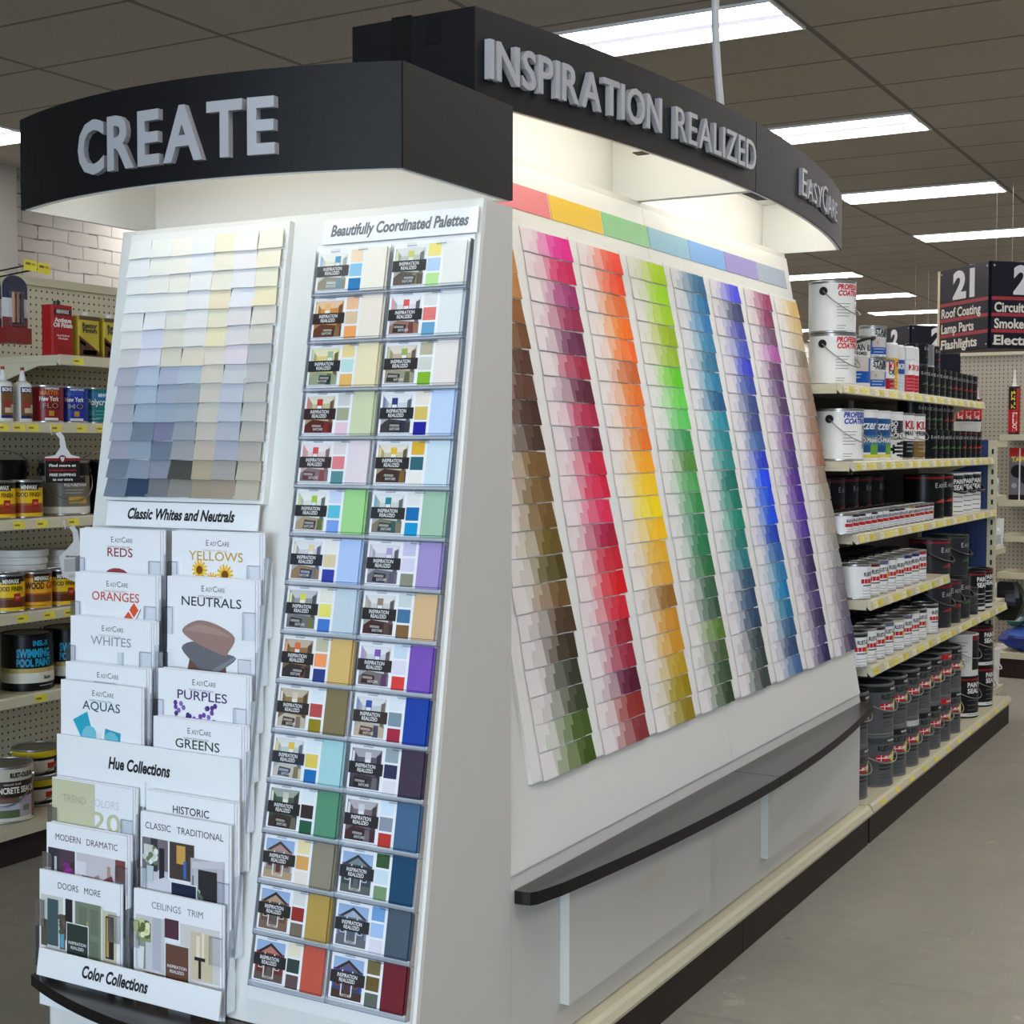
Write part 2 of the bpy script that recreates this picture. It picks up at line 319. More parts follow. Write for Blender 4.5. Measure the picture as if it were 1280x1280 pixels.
# ------------------------------------------------------------------ aisle side: gondola base under the display
XL, XM, XR, YB = 2.411, 3.621, 4.831, 1.3666
KY, DZ = 1.3244, 0.136
def gondola_base(name, x0, x1, label, y_back, ends=()):
    t = thing(name, (x0, KY, 0), label, 'shelving base')
    xs = [x0 + (x1 - x0) * i / 2 for i in range(3)]
    for a, b_ in zip(xs, xs[1:]):
        k = MB(); k.box(a + .002, KY + .012, 0, b_ - .002, KY + .03, .098); k.build('kick_plate', 'kick_brown', t)
    d = MB(); d.box(x0, KY + .012, .098, x1, y_back, DZ - .004); d.build('deck', 'cream_metal', t)
    r = MB()    # rolled front rail
    prof = [(KY + .012, .098), (KY, .102), (KY - .003, .112), (KY + .004, .128), (KY + .012, DZ), (KY + .02, DZ), (KY + .02, .098)]
    r.prism([(x0, y, z) for y, z in prof], (x1 - x0, 0, 0)); r.build('front_rail', 'cream_metal', t)
    return t
gondola_base('low_shelf_unit', XL, XR + .01, 'low brown and cream shelving base under the colour chip display', 1.74)

# ------------------------------------------------------------------ aisle display
FA = Frame((XL, YB - .187 * .4928, 0), (1, 0, 0), (0, .187, 1), (0, -1, .187))
ZT = 2.033; YT = YB + .187 * (ZT - .4928); YK = 1.742
disp = thing('paint_chip_display', (XL, YB, DZ), 'tall white sloping display of colour chip columns along the aisle', 'paint display')
q = MB()
pr = [(YB, DZ), (YB, .4928), (YT, ZT), (YT + .02, ZT), (YK, ZT), (YK, DZ)]
q.prism([(XL, y, z) for y, z in pr], (XR - XL, 0, 0)); q.build('body', 'shaded_white_laminate', disp)
for x0, x1 in ((XL, XM - .0008), (XM + .0008, XR)):
    q = MB(); q.fbox(FA, x0 - XL, .53, .0005, x1 - XL, 2.05, .004); q.build('face_panel', 'white_laminate', disp)
for k in range(8):
    u0 = .412 + .2885 * (k - 1)
    q = MB(); q.fbox(FA, max(0.0, u0), .686, .004, min(u0 + .286, 2.42), 1.902, .012); q.build('chip_strip', 'white_board', disp)
for k, c in enumerate([(226, 120, 128), (232, 190, 40), (132, 196, 134), (128, 184, 210), (110, 168, 232), (152, 138, 204), (160, 172, 194)]):
    q = MB(); q.fbox(FA, .360 + .288 * k, 1.938, .004, .642 + .288 * k, 2.000, .0055, 0, c); q.build('colour_block', 'printed_paper', disp)
for x0, x1 in ((2.617, 3.41), (3.84, 4.62)):
    q = MB(); q.box(x0, YB - .0225, .20, x1, YB - .0005, .445); q.build('front_board', 'shaded_white_laminate', disp)
q = MB()    # old tape stain on the first board: a thin peeled film
q.face([(2.93, YB - .0228, .335), (3.12, YB - .0228, .342), (3.14, YB - .0228, .385), (3.0, YB - .0228, .372), (2.94, YB - .0228, .36)], 0, (206, 202, 190)); q.build('tape_mark', 'printed_paper', disp)

# aisle counter, two curved boards
def cy(x): return 1.236 + ((x - XM) / 1.21) ** 2 * .085
for x0, x1, lab in ((XL + .012, XM - .0015, 'near half of the dark curved counter under the colour chips'), (XM + .0015, XR + .004, 'far half of the dark curved counter under the colour chips')):
    n = 26; pts = [(x0 + (x1 - x0) * i / n, cy(x0 + (x1 - x0) * i / n)) for i in range(n + 1)]
    if x0 < 3: pts = [(x0, YB - .018), (x0 + .004, YB - .034), (x0 + .018, YB - .043)] + pts[2:]
    else: pts = pts[:-2] + [(x1 - .012, YB - .046), (x1 - .002, YB - .036), (x1, YB - .02)]
    poly = [(x0, YB - .0008)] + pts + [(x1, YB - .0008)]
    q = MB(); q.prism([(x, y, .466) for x, y in poly], (0, 0, .0262), side=1); o = q.build('counter_top', ['counter_laminate', 'counter_edge'], loc=(x0, YB, .466))
    tag(o, lab, 'counter', 'aisle counter boards')

# aisle header
def arc_pt(x, ye, ym, c, hw):
    s_ = ye - ym; R = (hw * hw + s_ * s_) / (2 * s_); return ym + R - sqrt(max(R * R - (x - c) ** 2, 0))
def hy(x): return arc_pt(x, 1.452, 1.32, XM, 1.21)
HT = 2.213
hdr = thing('header_sign', (XL, 1.452, ZT), 'long curved black header with silver INSPIRATION REALIZED lettering above the chips', 'header sign')
for x0, x1 in ((XL, XM - .002), (XM + .002, XR)):
    n = 28; q = MB()
    for i in range(n):
        a, b_ = x0 + (x1 - x0) * i / n, x0 + (x1 - x0) * (i + 1) / n
        q.hexa([(a, hy(a), ZT), (b_, hy(b_), ZT), (b_, hy(b_) + .006, ZT), (a, hy(a) + .006, ZT), (a, hy(a), HT), (b_, hy(b_), HT), (b_, hy(b_) + .006, HT), (a, hy(a) + .006, HT)])
    q.build('fascia', 'black_laminate', hdr)
    q = MB()
    for i in range(n):
        a, b_ = x0 + (x1 - x0) * i / n, x0 + (x1 - x0) * (i + 1) / n
        q.hexa([(a, hy(a) + .0062, ZT + .0006), (b_, hy(b_) + .0062, ZT + .0006), (b_, hy(b_) + .016, ZT + .0006), (a, hy(a) + .016, ZT + .0006), (a, hy(a) + .0062, HT - .01), (b_, hy(b_) + .0062, HT - .01), (b_, hy(b_) + .016, HT - .01), (a, hy(a) + .016, HT - .01)])
    q.build('fascia_lining', 'white_laminate', hdr)
q = MB(); q.box(XL - .0005, 1.4525, ZT, XL + .007, YK, HT); q.build('end_board', 'black_laminate', hdr)
for xx in (XL + .0075, XR - .012): q = MB(); q.box(xx, 1.47, ZT, xx + .01, YK - .011, HT - .01); q.build('end_lining', 'white_laminate', hdr)
for xx in (XM - .014, XM + .004): q = MB(); q.box(xx, 1.338, ZT + .0006, xx + .010, YK - .011, HT - .01); q.build('divider', 'white_laminate', hdr)
q = MB(); q.box(XL + .008, YK - .01, ZT + .001, XR, YK + .004, HT); q.build('back_board', 'white_laminate', hdr)
q = MB()
n = 24
for i in range(n):
    a, b_ = XL + (XR - XL) * i / n, XL + (XR - XL) * (i + 1) / n
    q.hexa([(a, hy(a) + .007, HT - .009), (b_, hy(b_) + .007, HT - .009), (b_, YK - .011, HT - .009), (a, YK - .011, HT - .009), (a, hy(a) + .007, HT - .002), (b_, hy(b_) + .007, HT - .002), (b_, YK - .011, HT - .002), (a, YK - .011, HT - .002)])
q.build('top_board', 'white_laminate', hdr)
for xx in (3.02, XM + .02): q = MB(); q.box(xx, hy(xx) + .017, ZT + .0003, xx + (.12 if xx > 3.3 else .03), hy(xx) + .045, ZT + .003); q.build('joint_plate', 'dark_kick', hdr)
for x0, x1 in ((2.5, 3.53), (3.71, 4.74)):
    q = MB(); q.tube([(x0, 1.50, 2.16), (x1, 1.50, 2.16)], .013, 12); q.build('lamp_tube', 'tube_lamp', hdr)
q = MB(); q.box(XL - .002, 1.60, HT - .17, XL - .0006, 1.645, HT + .004); q.box(XL - .0022, 1.60, HT + .0005, XL + .05, 1.645, HT + .004); q.build('tape_strip', 'black_tape', hdr)
q = MB(); q.box(XL - .0022, 1.53, HT - .06, XL - .0006, 1.565, HT - .012); q.build('tape_patch', 'black_tape', hdr)

def letters(parent, txt, start, end, z0, cap, place, bold=.0, mat_='silver_plastic', depth=.012, small=None, name='letter'):
    """char by char along a length; place(s, z, out). small: height factor of the small capitals"""
    geos = []; pen = 0.0
    for i, ch in enumerate(txt):
        sc = cap / .729 * (small if (small and ch.islower()) else 1.0)
        if ch == ' ': pen += .28 * cap; continue
        vs, fs, x0, x1 = text_geo(ch.upper(), bold, 0, .5)
        geos.append((vs, fs, x0, sc, pen)); pen += (x1 - x0) * sc + .115 * cap
    k = (end - start) / (pen - .115 * cap)
    for vs, fs, x0, sc, p in geos:
        q = MB(); q.mesh([place(start + (p + (v[0] - x0) * sc) * k, z0 + v[1] * sc, (v[2] + .5) * depth) for v in vs], fs); q.build(name, mat_, parent)
def on_hdr(s_, z, o):
    y = hy(s_); return (s_, y - .0008 - o, z)
letters(hdr, 'INSPIRATION', 2.437, 3.048, 2.080, .078, on_hdr, .018)
letters(hdr, 'REALIZED', 3.112, 3.588, 2.078, .078, on_hdr, .006)
letters(hdr, 'EasyCare', 4.01, 4.56, 2.083, .083, on_hdr, -.004, small=.78)

# ------------------------------------------------------------------ end display
XE = 2.073; ZE = 1.82
def xe(z): return XE + .156 * (z - .3494)
YW = 2.275
FE = Frame((XE - .156 * .3494, 2.29, 0), (0, -1, 0), (.156, 0, 1), (-1, 0, .156))
end = thing('end_display', (XE, 1.82, 0), 'white sloping end display holding neutral chips, brochures and palette cards', 'paint display')
q = MB(); pr = [(xe(.28) + .012, .0), (xe(.28) + .012, .28), (xe(ZE) + .012, ZE), (XL - .0015, ZE), (XL - .0015, 0)]
q.prism([(x, YB, z) for x, z in pr], (0, YW - YB, 0)); q.build('body', 'shaded_white_laminate', end)
q = MB(); q.fbox(FE, .018, .285, -.0115, .9232, 1.845, 0); q.build('face_panel', 'white_laminate', end)
q = MB(); q.box(2.055, YB + .02, 0, 2.072, 2.25, .256); q.build('base_panel', 'white_laminate', end)
q = MB(); q.fbox(FE, .06, 1.262, .0005, .486, 1.83, .016); q.build('chip_board', 'white_board', end)
for r in range(14):
    s_ = 1.272 + .0388 * r
    q = MB(); q.fbox(FE, .066, s_ - .004, .016, .480, s_ + .012, .0195); q.build('chip_ledge', 'white_board', end)
q = MB(); q.fbox(FE, .555, .33, .0005, .916, 1.775, .008); q.build('rack_board', 'white_board', end)

q = MB(); hw = .4575; cyy = 1.8265; n = 30
def ex(y): return arc_pt(y, 2.034, 1.944, cyy, hw)
ys = [1.369 + (2.284 - 1.369) * i / n for i in range(n + 1)]
poly = [(ex(y), y) for y in ys] + [(xe(.28) - .0005, 2.284), (xe(.28) - .0005, 1.369)]
q.prism([(x, y, .257) for x, y in poly], (0, 0, .0225), side=1); o = q.build('counter_top', ['counter_laminate', 'counter_edge'], loc=(2.0, 1.8265, .257))
tag(o, 'dark curved counter at the foot of the end display', 'counter')

# CREATE header
hd2 = thing('header_sign', (2.034, cyy, 1.833), 'curved black header with big silver CREATE letters over the end display', 'header sign')
Z0, Z1 = 1.833, 2.011
ys = [1.369 + (2.284 - 1.369) * i / n for i in range(n + 1)]
q = MB(); ql = MB()
for a, b_ in zip(ys, ys[1:]):
    q.hexa([(ex(a), a, Z0), (ex(a) + .006, a, Z0), (ex(b_) + .006, b_, Z0), (ex(b_), b_, Z0), (ex(a), a, Z1), (ex(a) + .006, a, Z1), (ex(b_) + .006, b_, Z1), (ex(b_), b_, Z1)])
for i in range(n):
    a, b_ = 1.38 + (2.273 - 1.38) * i / n, 1.38 + (2.273 - 1.38) * (i + 1) / n
    ql.hexa([(ex(a) + .0062, a, Z0 - .001), (ex(a) + .015, a, Z0 - .001), (ex(b_) + .015, b_, Z0 - .001), (ex(b_) + .0062, b_, Z0 - .001), (ex(a) + .0062, a, Z1 - .01), (ex(a) + .015, a, Z1 - .01), (ex(b_) + .015, b_, Z1 - .01), (ex(b_) + .0062, b_, Z1 - .01)])
q.build('fascia', 'black_laminate', hd2); ql.build('fascia_lining', 'white_laminate', hd2)
for y0, ln_ in ((1.3660, 1.3725), (2.2785, 2.2725)):
    q = MB(); q.box(2.0345, y0, Z0, XL - .0015, y0 + .006, Z1); q.build('side_board', 'black_laminate', hd2)
    a, b_ = (1.3722, 1.381) if y0 < 2 else (2.2695, 2.2783)
    q = MB(); q.box(2.04, a, Z0 - .001, XL - .0015, b_, Z1 - .01); q.build('side_lining', 'white_laminate', hd2)
q = MB(); q.box(XL - .0135, 1.3815, Z0, XL - .002, 2.269, Z1 - .01); q.build('back_board', 'white_laminate', hd2)
q = MB()
for i in range(n):
    a, b_ = ys[i], ys[i + 1]
    q.hexa([(ex(a) + .0065, a, Z1 - .009), (XL - .002, a, Z1 - .009), (XL - .002, b_, Z1 - .009), (ex(b_) + .0065, b_, Z1 - .009), (ex(a) + .0065, a, Z1 - .003), (XL - .002, a, Z1 - .003), (XL - .002, b_, Z1 - .003), (ex(b_) + .0065, b_, Z1 - .003)])
q.build('top_board', 'black_laminate', hd2)
q = MB(); q.tube([(2.115, 1.44, 1.963), (2.115, 2.21, 1.963)], .013, 12); q.build('lamp_tube', 'tube_lamp', hd2)
letters(hd2, 'CREATE', -2.037, -1.578, 1.867, .097, lambda s_, z, o: (ex(-s_) - .0008 - o, -s_, z), .028)

# power conduit dropping from the ceiling behind the header
q = MB(); pts = []
for i in range(25):
    t = i / 24.0; pts.append((4.545 - .16 * t + .028 * sin(t * 9) * (1 - .6 * t), 1.763 + .006 * sin(t * 6), HT - .05 + (CZ - HT + .045) * t))
q.tube(pts, .013, 10); o = q.build('power_conduit', 'conduit_white', loc=(4.55, 1.757, HT)); tag(o, 'white flexible power conduit hanging from ceiling behind the black header', 'conduit')

# ------------------------------------------------------------------ paint chips
def basis(F, u, v, h, rot=0.0):
    m3 = Matrix((F.u, F.v, F.n)).transposed() @ Matrix.Rotation(rot, 3, 'Z')
    m4 = m3.to_4x4(); m4.translation = F(u, v, h); return m4
def chip_geo(w, hgt, lift, curl=0.0):
    vs, fs = [], []
    n = 4
    for i in range(n + 1):
        t = i / n
        for x in (0, .5, 1): vs.append((w * x * (1 + .10 * t), -hgt * t, lift * t ** 1.4 + curl * (2 * x - 1) ** 2))
    for i in range(n):
        for k in range(2): a = i * 3 + k; fs.append((a, a + 3, a + 4, a + 1))
    k = len(vs); vs += [(x, y, z - .0004) for x, y, z in vs]       # card thickness
    fs += [tuple(reversed([k + q_ for q_ in f])) for f in fs]
    rim = [0, 3, 6, 9, 12, 13, 14, 11, 8, 5, 2, 1]
    fs += [(rim[(i + 1) % 12], rim[i], k + rim[i], k + rim[(i + 1) % 12]) for i in range(12)]
    return vs, fs
def chip_mesh(name, vs, fs):
    me = bpy.data.meshes.new(name); me.from_pydata(vs, [], fs); me.materials.append(MATS['chip_colour']); me.update(); return me
COLS = [
 ('brown', [(200,150,90),(190,140,85),(180,130,80),(140,95,55),(112,76,46),(80,52,34),(92,60,48),(66,42,32),(70,50,36),(118,90,50),(116,90,48),(110,84,42),(104,88,36),(80,70,28),(110,84,50),(74,58,40),(60,50,34),(56,62,48),(60,68,46),(72,94,44),(66,88,36)]),
 ('pink and red', [(222,56,150),(196,40,92),(150,50,108),(142,38,78),(96,36,72),(152,36,64),(84,20,46),(166,36,72),(108,26,56),(196,38,74),(204,32,72),(214,52,92),(158,20,58),(192,40,56),(204,24,36),(198,44,60),(152,40,58),(150,46,66),(86,22,48),(140,52,48),(132,58,62)]),
 ('orange and yellow', [(244,90,72),(242,82,48),(224,114,58),(238,118,34),(236,112,44),(196,104,56),(222,118,48),(228,132,60),(222,124,44),(238,168,46),(250,202,48),(250,216,26),(244,192,40),(226,176,58),(216,166,70),(146,104,48),(198,142,52),(204,152,56),(182,152,50),(152,132,28),(142,126,40)]),
 ('green', [(176,212,18),(160,216,28),(166,206,48),(150,180,24),(148,184,46),(98,196,38),(108,206,88),(96,196,98),(58,148,88),(84,138,68),(78,158,88),(58,138,78),(48,124,84),(42,118,78),(48,108,68),(62,98,74),(58,88,70),(90,122,58),(76,96,64),(58,84,58),(50,70,44)]),
 ('teal', [(58,108,150),(38,114,166),(48,124,182),(54,130,172),(48,114,146),(38,124,162),(18,88,130),(24,130,152),(28,130,140),(44,134,130),(18,108,98),(22,118,98),(28,130,110),(44,118,108),(44,118,126),(54,84,110),(48,74,106),(54,74,100),(58,70,74),(56,68,68),(64,74,68)]),
 ('blue', [(88,88,222),(58,68,112),(70,74,166),(74,90,182),(52,62,192),(58,78,162),(54,74,130),(58,74,130),(62,100,162),(34,60,182),(18,74,232),(18,78,216),(28,84,216),(18,60,170),(48,100,162),(48,120,166),(28,120,176),(38,114,150),(54,94,130),(58,78,114),(80,110,152)]),
 ('purple', [(152,68,110),(132,58,94),(110,80,108),(172,94,166),(90,54,94),(84,58,106),(80,58,96),(94,64,130),(84,54,120),(74,48,120),(74,38,130),(74,38,140),(80,48,152),(74,44,140),(58,38,100),(54,38,84),(58,48,96),(74,64,110),(58,48,84),(70,64,106),(48,44,84)]),
 ('beige and grey', [(226,196,130),(216,190,140),(202,186,150),(138,124,108),(160,140,120),(150,130,114),(150,124,110),(150,118,98),(152,110,90),(150,110,88),(150,130,118),(160,150,138),(160,150,140),(166,156,146),(150,144,138),(150,150,150),(130,124,136),(120,110,120),(110,104,120),(98,94,116),(70,58,86)]),
]
TT = [.05, .16, .40, .68, .90, 1.0]
rnd = random.Random(11)
CH = .0553
allc = []
for k, (cn, deep) in enumerate(COLS):
    for r, dc in enumerate(deep):
        s_ = 1.8925 - .0577 * r
        umin = .04 + (s_ - .704) / 1.229 * .38
        sh = rnd.uniform(-.004, .004)
        for j in range(6):
            u = .455 + .2885 * (k - 1) + sh + j * .0385 + rnd.uniform(-.005, .005) * (0 < j)
            if u + .05 < umin: continue
            t = min(1, TT[j] + rnd.uniform(-.05, .05) * (0 < j < 5))
            g_ = sum(dc) / 3; dc2 = tuple(max(4, min(255, g_ + (x - g_) * 1.18)) for x in dc); c = mix((240, 236, 238), dc2, t)
            h = .0125 + (5 - j) * .00022
            rot = rnd.uniform(-.05, .02)
            w = .050 if j else .056
            p = FA(u, s_, h); d = p.length
            allc.append((d, k, r, j, u, s_, h, rot, w, c, cn))
allc.sort(key=lambda a: a[0])
near, far_ = allc[:300], allc[300:]
gm = {w: [chip_mesh('paint_chip', *chip_geo(w, CH, lf)) for lf in (.0008, .0014, .0022)] for w in (.050, .056)}
for i, (d, k, r, j, u, s_, h, rot, w, c, cn) in enumerate(near):
    o = bpy.data.objects.new('paint_chip', gm[w][(r * 7 + j) % 3]); COL.objects.link(o); o.matrix_basis = basis(FA, u, s_, h, rot); o.color = (*lin(c), 1)
    tag(o, '%s paint chip, %s in %s row of the %s chip column' % (cname(c), ORD[j], ORD[r], cn), 'paint chip', 'colour chips on the aisle display')
q = MB()
gv = {w: [chip_geo(w, CH, lf) for lf in (.0008, .0014, .0022)] for w in (.050, .056)}
for d, k, r, j, u, s_, h, rot, w, c, cn in far_:
    vs, fs = gv[w][(r * 7 + j) % 3]; m4 = basis(FA, u, s_, h, rot); q.mesh([m4 @ Vector(v) for v in vs], fs, 0, c)
o = q.build('paint_chips', 'paint_chip_stock', loc=FA(1.4, .72, .012)); tag(o, 'hundreds of farther green, blue, purple and grey paint chips on the aisle display', 'paint chips', kind='stuff')

NEU = [
 [(238,238,234),(238,238,232),(241,238,228),(233,235,238),(238,232,206),(240,235,233),(238,233,216)],
 [(238,238,236),(238,236,228),(240,236,226),(234,235,240),(238,232,212),(236,231,230),(238,230,208)],
 [(236,238,236),(238,236,228),(238,234,222),(236,236,234),(236,232,214),(233,231,234),(236,230,208)],
 [(234,236,236),(234,234,230),(236,234,228),(232,232,230),(235,220,190),(230,230,236),(236,226,190)],
 [(234,234,232),(232,232,232),(228,225,216),(230,230,228),(232,224,200),(226,221,220),(224,218,206)],
 [(232,230,224),(215,217,232),(226,220,206),(232,228,220),(236,227,188),(224,217,218),(218,212,200)],
 [(216,214,210),(226,223,230),(220,213,196),(226,216,196),(228,219,204),(228,216,222),(188,188,188)],
 [(180,182,192),(186,196,212),(178,182,200),(186,196,206),(218,208,192),(206,208,210),(196,192,190)],
 [(178,180,190),(176,189,204),(165,172,188),(165,172,180),(210,202,190),(196,199,210),(200,195,188)],
 [(172,175,185),(165,178,193),(160,172,188),(165,175,185),(206,200,188),(190,194,204),(198,194,188)],
 [(165,170,182),(122,132,150),(128,130,155),(155,160,168),(200,192,178),(180,183,194),(190,185,175)],
 [(160,160,175),(150,163,177),(116,126,144),(160,160,162),(196,181,166),(172,175,186),(178,172,165)],
 [(118,128,142),(140,150,166),(140,145,160),(80,78,74),(178,165,138),(165,160,155),(186,179,160)],
 [(118,130,145),(56,72,96),(120,120,126),(140,137,130),(156,146,125),(162,146,130),(186,179,160)]]
ng = [chip_mesh('neutral_chip', *chip_geo(.0575, .040, lf)) for lf in (.002, .003)]
for r, row in enumerate(NEU):
    for j, c in enumerate(row):
        s_ = 1.272 + .0388 * (13 - r) + .0365
        lean = basis(FE, .071 + j * .0578 + rnd.uniform(-.003, .003), s_ + rnd.uniform(-.001, .001), 0.0235 + (j % 2) * .0009, rnd.uniform(-.03, .03)) @ Matrix.Rotation(-.09, 4, 'X')
        o = bpy.data.objects.new('neutral_chip', ng[(r + j) % 2]); COL.objects.link(o); o.matrix_basis = lean; o.color = (*lin(c), 1)
        tag(o, '%s neutral paint chip, %s from left in %s row' % (cname(c), ORD[j], ORD[r]), 'paint chip', 'neutral chips on the end display')

# ------------------------------------------------------------------ signs on the end display
INK = (28, 28, 32)
def sign(u0, s0, u1, s1, h, txt, size, col, label, lean=0.0, bold=.034, shear=.22, tx=None, ty=None, width=None):
    F = Frame(FE(u0, s1, h), FE.u, FE.v + FE.n * lean, FE.n - FE.v * lean)
    q = MB(); q.fbox(F, 0, s0 - s1, -.003, u1 - u0, 0, 0, 0, (238, 240, 242))
    q.text(txt, on(F, tx if tx is not None else (u1 - u0) / 2, ty if ty is not None else (s0 - s1) / 2 - size * .3, .0004), size, col, bold=bold, shear=shear, align='C' if tx is None else 'L', width=width)
    o = q.build('shelf_sign', 'printed_paper', loc=F((u1 - u0) / 2, s0 - s1)); return tag(o, label, 'sign')
sign(.569, 1.776, .922, 1.825, .013, 'Beautifully Coordinated Palettes', .031, (112, 116, 122), 'white sign reading Beautifully Coordinated Palettes above the card rack', width=.315)
sign(.078, 1.208, .482, 1.259, .022, 'Classic Whites and Neutrals', .031, INK, 'white sign reading Classic Whites and Neutrals under the neutral chips', width=.285)
sign(.030, .650, .514, .772, .050, 'Hue Collections', .033, INK, 'tall white sign reading Hue Collections between the brochure tiers', .15, tx=.145, ty=-.055, width=.165)
sign(.040, .288, .520, .342, .046, 'Color Collections', .033, INK, 'white sign reading Color Collections at the bottom of the brochures', .0, tx=.125, ty=-.037, width=.175)

# ------------------------------------------------------------------ brochures
def circle(cx, cy_, r, n=12, ry=None): return [(cx + r * cos(2 * pi * i / n), cy_ + (ry or r) * sin(2 * pi * i / n)) for i in range(n)]
BW, BH = .2235, .279
def smooth(p, k=4):
    n = len(p); out = []
    for i in range(n):
        a, b_, c, d = p[i - 1], p[i], p[(i + 1) % n], p[(i + 2) % n]
        for j in range(k):
            t = j / k; out.append(tuple(.5 * (2 * b_[m] + (c[m] - a[m]) * t + (2 * a[m] - 5 * b_[m] + 4 * c[m] - d[m]) * t * t + (3 * b_[m] - a[m] - 3 * c[m] + d[m]) * t ** 3) for m in (0, 1)))
    return out
def art(q, F, kind):
    z = .0005
    def P(pts, c, dz=0): q.fpoly(F, [(a, b_ + (0 if kind == 'yellows' else .008)) for a, b_ in (smooth(pts) if kind == 'neutrals' and len(pts) > 5 else pts)], z + dz, c)
    if kind == 'reds': P(circle(.105, -.105, .035, 14, .018), (150, 60, 70))
    if kind == 'oranges':
        for cx, cy_, r in ((.165, -.079, .0125), (.150, -.096, .012), (.172, -.11, .012)): P([(cx - r, cy_), (cx, cy_ + r * 1.15), (cx + r, cy_), (cx, cy_ - r * 1.2)], (215, 70, 35)); P(circle(cx, cy_, r * .8), (226, 84, 44), .0002)
        P([(.183, -.076), (.185, -.077), (.160, -.12), (.158, -.12)], (120, 70, 40), .0003)
    if kind == 'whites': P([(.132, -.075), (.150, -.075), (.150, -.12), (.132, -.12)], (214, 218, 228)); P([(.144, -.075), (.150, -.075), (.150, -.12), (.144, -.12)], (190, 194, 204), .0001)
    if kind == 'yellows':
        for cx, cy_, r in ((.073, -.075, .020), (.138, -.082, .021), (.105, -.096, .018), (.03, -.10, .014), (.170, -.10, .014)):
            for i in range(14):
                a = 2 * pi * i / 14; P([(cx + r * .4 * cos(a - .3), cy_ + r * .4 * sin(a - .3)), (cx + r * cos(a - .1), cy_ + r * sin(a - .1)), (cx + r * cos(a + .1), cy_ + r * sin(a + .1)), (cx + r * .4 * cos(a + .3), cy_ + r * .4 * sin(a + .3))], (246, 200, 30) if i % 2 else (236, 180, 16), .0001 * (i % 2))
            P(circle(cx, cy_, r * .42), (120, 72, 20), .0003)
    if kind == 'neutrals':
        P([(.05, -.205), (.155, -.205), (.150, -.165), (.060, -.165)], (112, 78, 68))
        P([(.038, -.150), (.075, -.134), (.125, -.150), (.178, -.160), (.130, -.192), (.108, -.204), (.085, -.188)], (108, 108, 114), .0001)
        P([(.108, -.204), (.130, -.192), (.178, -.160), (.172, -.158), (.118, -.186)], (134, 134, 140), .0002)
        P([(.040, -.112), (.080, -.092), (.130, -.098), (.174, -.120), (.158, -.150), (.150, -.157), (.105, -.146), (.060, -.130)], (156, 126, 118), .0003)
        P([(.045, -.113), (.080, -.099), (.130, -.105), (.168, -.121), (.120, -.117)], (172, 142, 134), .0004)
    if kind == 'aquas':
        P([(.035, -.088), (.075, -.068), (.080, -.082), (.095, -.125), (.060, -.125)], (40, 168, 196)); P([(.125, -.098), (.168, -.104), (.165, -.14), (.120, -.14)], (36, 160, 190))
        P(circle(.082, -.118, .022), (120, 196, 214), .0002); P(circle(.142, -.124, .021), (110, 190, 208), .0002); P(circle(.108, -.128, .011), (40, 40, 46), .0001)
        P([(.100, -.108), (.116, -.108), (.112, -.14), (.104, -.14)], (226, 230, 236), .0003)
    if kind == 'purples':
        rr = random.Random(5)
        for i in range(46):
            cx = .045 + .105 * rr.random(); cy_ = -.088 - .05 * rr.random() + (.018 if cx > .12 or cx < .08 else 0); P(circle(cx, cy_, .0055, 6), ((110, 70, 160), (90, 50, 140), (140, 104, 186), (70, 50, 110))[i % 4], .0001 * (i % 5))
    if kind == 'greens':
        for cx in (.10, .13): P([(cx, -.07), (cx + .012, -.085), (cx, -.10), (cx - .012, -.085)], (90, 140, 60))
    if kind == 'blues': P(circle(.11, -.11, .03), (40, 60, 120))
def cover(q, F, title, col, kind, tw):
    q.frect(F, 0, -BH, BW, 0, .0002, (240, 241, 244))
    for (w, sz, dx) in (('EasyCare', .0135, 0),):
        q.text('E', on(F, BW / 2 - .0225, -.0265, .0004), .0165, (70, 74, 84)); q.text('ASY', on(F, BW / 2 - .0125, -.0265, .0004), .0125, (70, 74, 84), width=.018)
        q.text('C', on(F, BW / 2 + .0065, -.0265, .0004), .0165, (70, 74, 84)); q.text('ARE', on(F, BW / 2 + .0175, -.0265, .0004), .0125, (70, 74, 84), width=.019)
    q.text('INSPIRATION REALIZED', on(F, BW / 2, -.0375, .0004), .0052, mix(col, (200, 200, 205), .5), align='C', width=.062)
    q.text(title, on(F, BW / 2 + .002, -.0555, .0004), .0255, col, align='C', width=tw, bold=.006)
    art(q, F, kind)
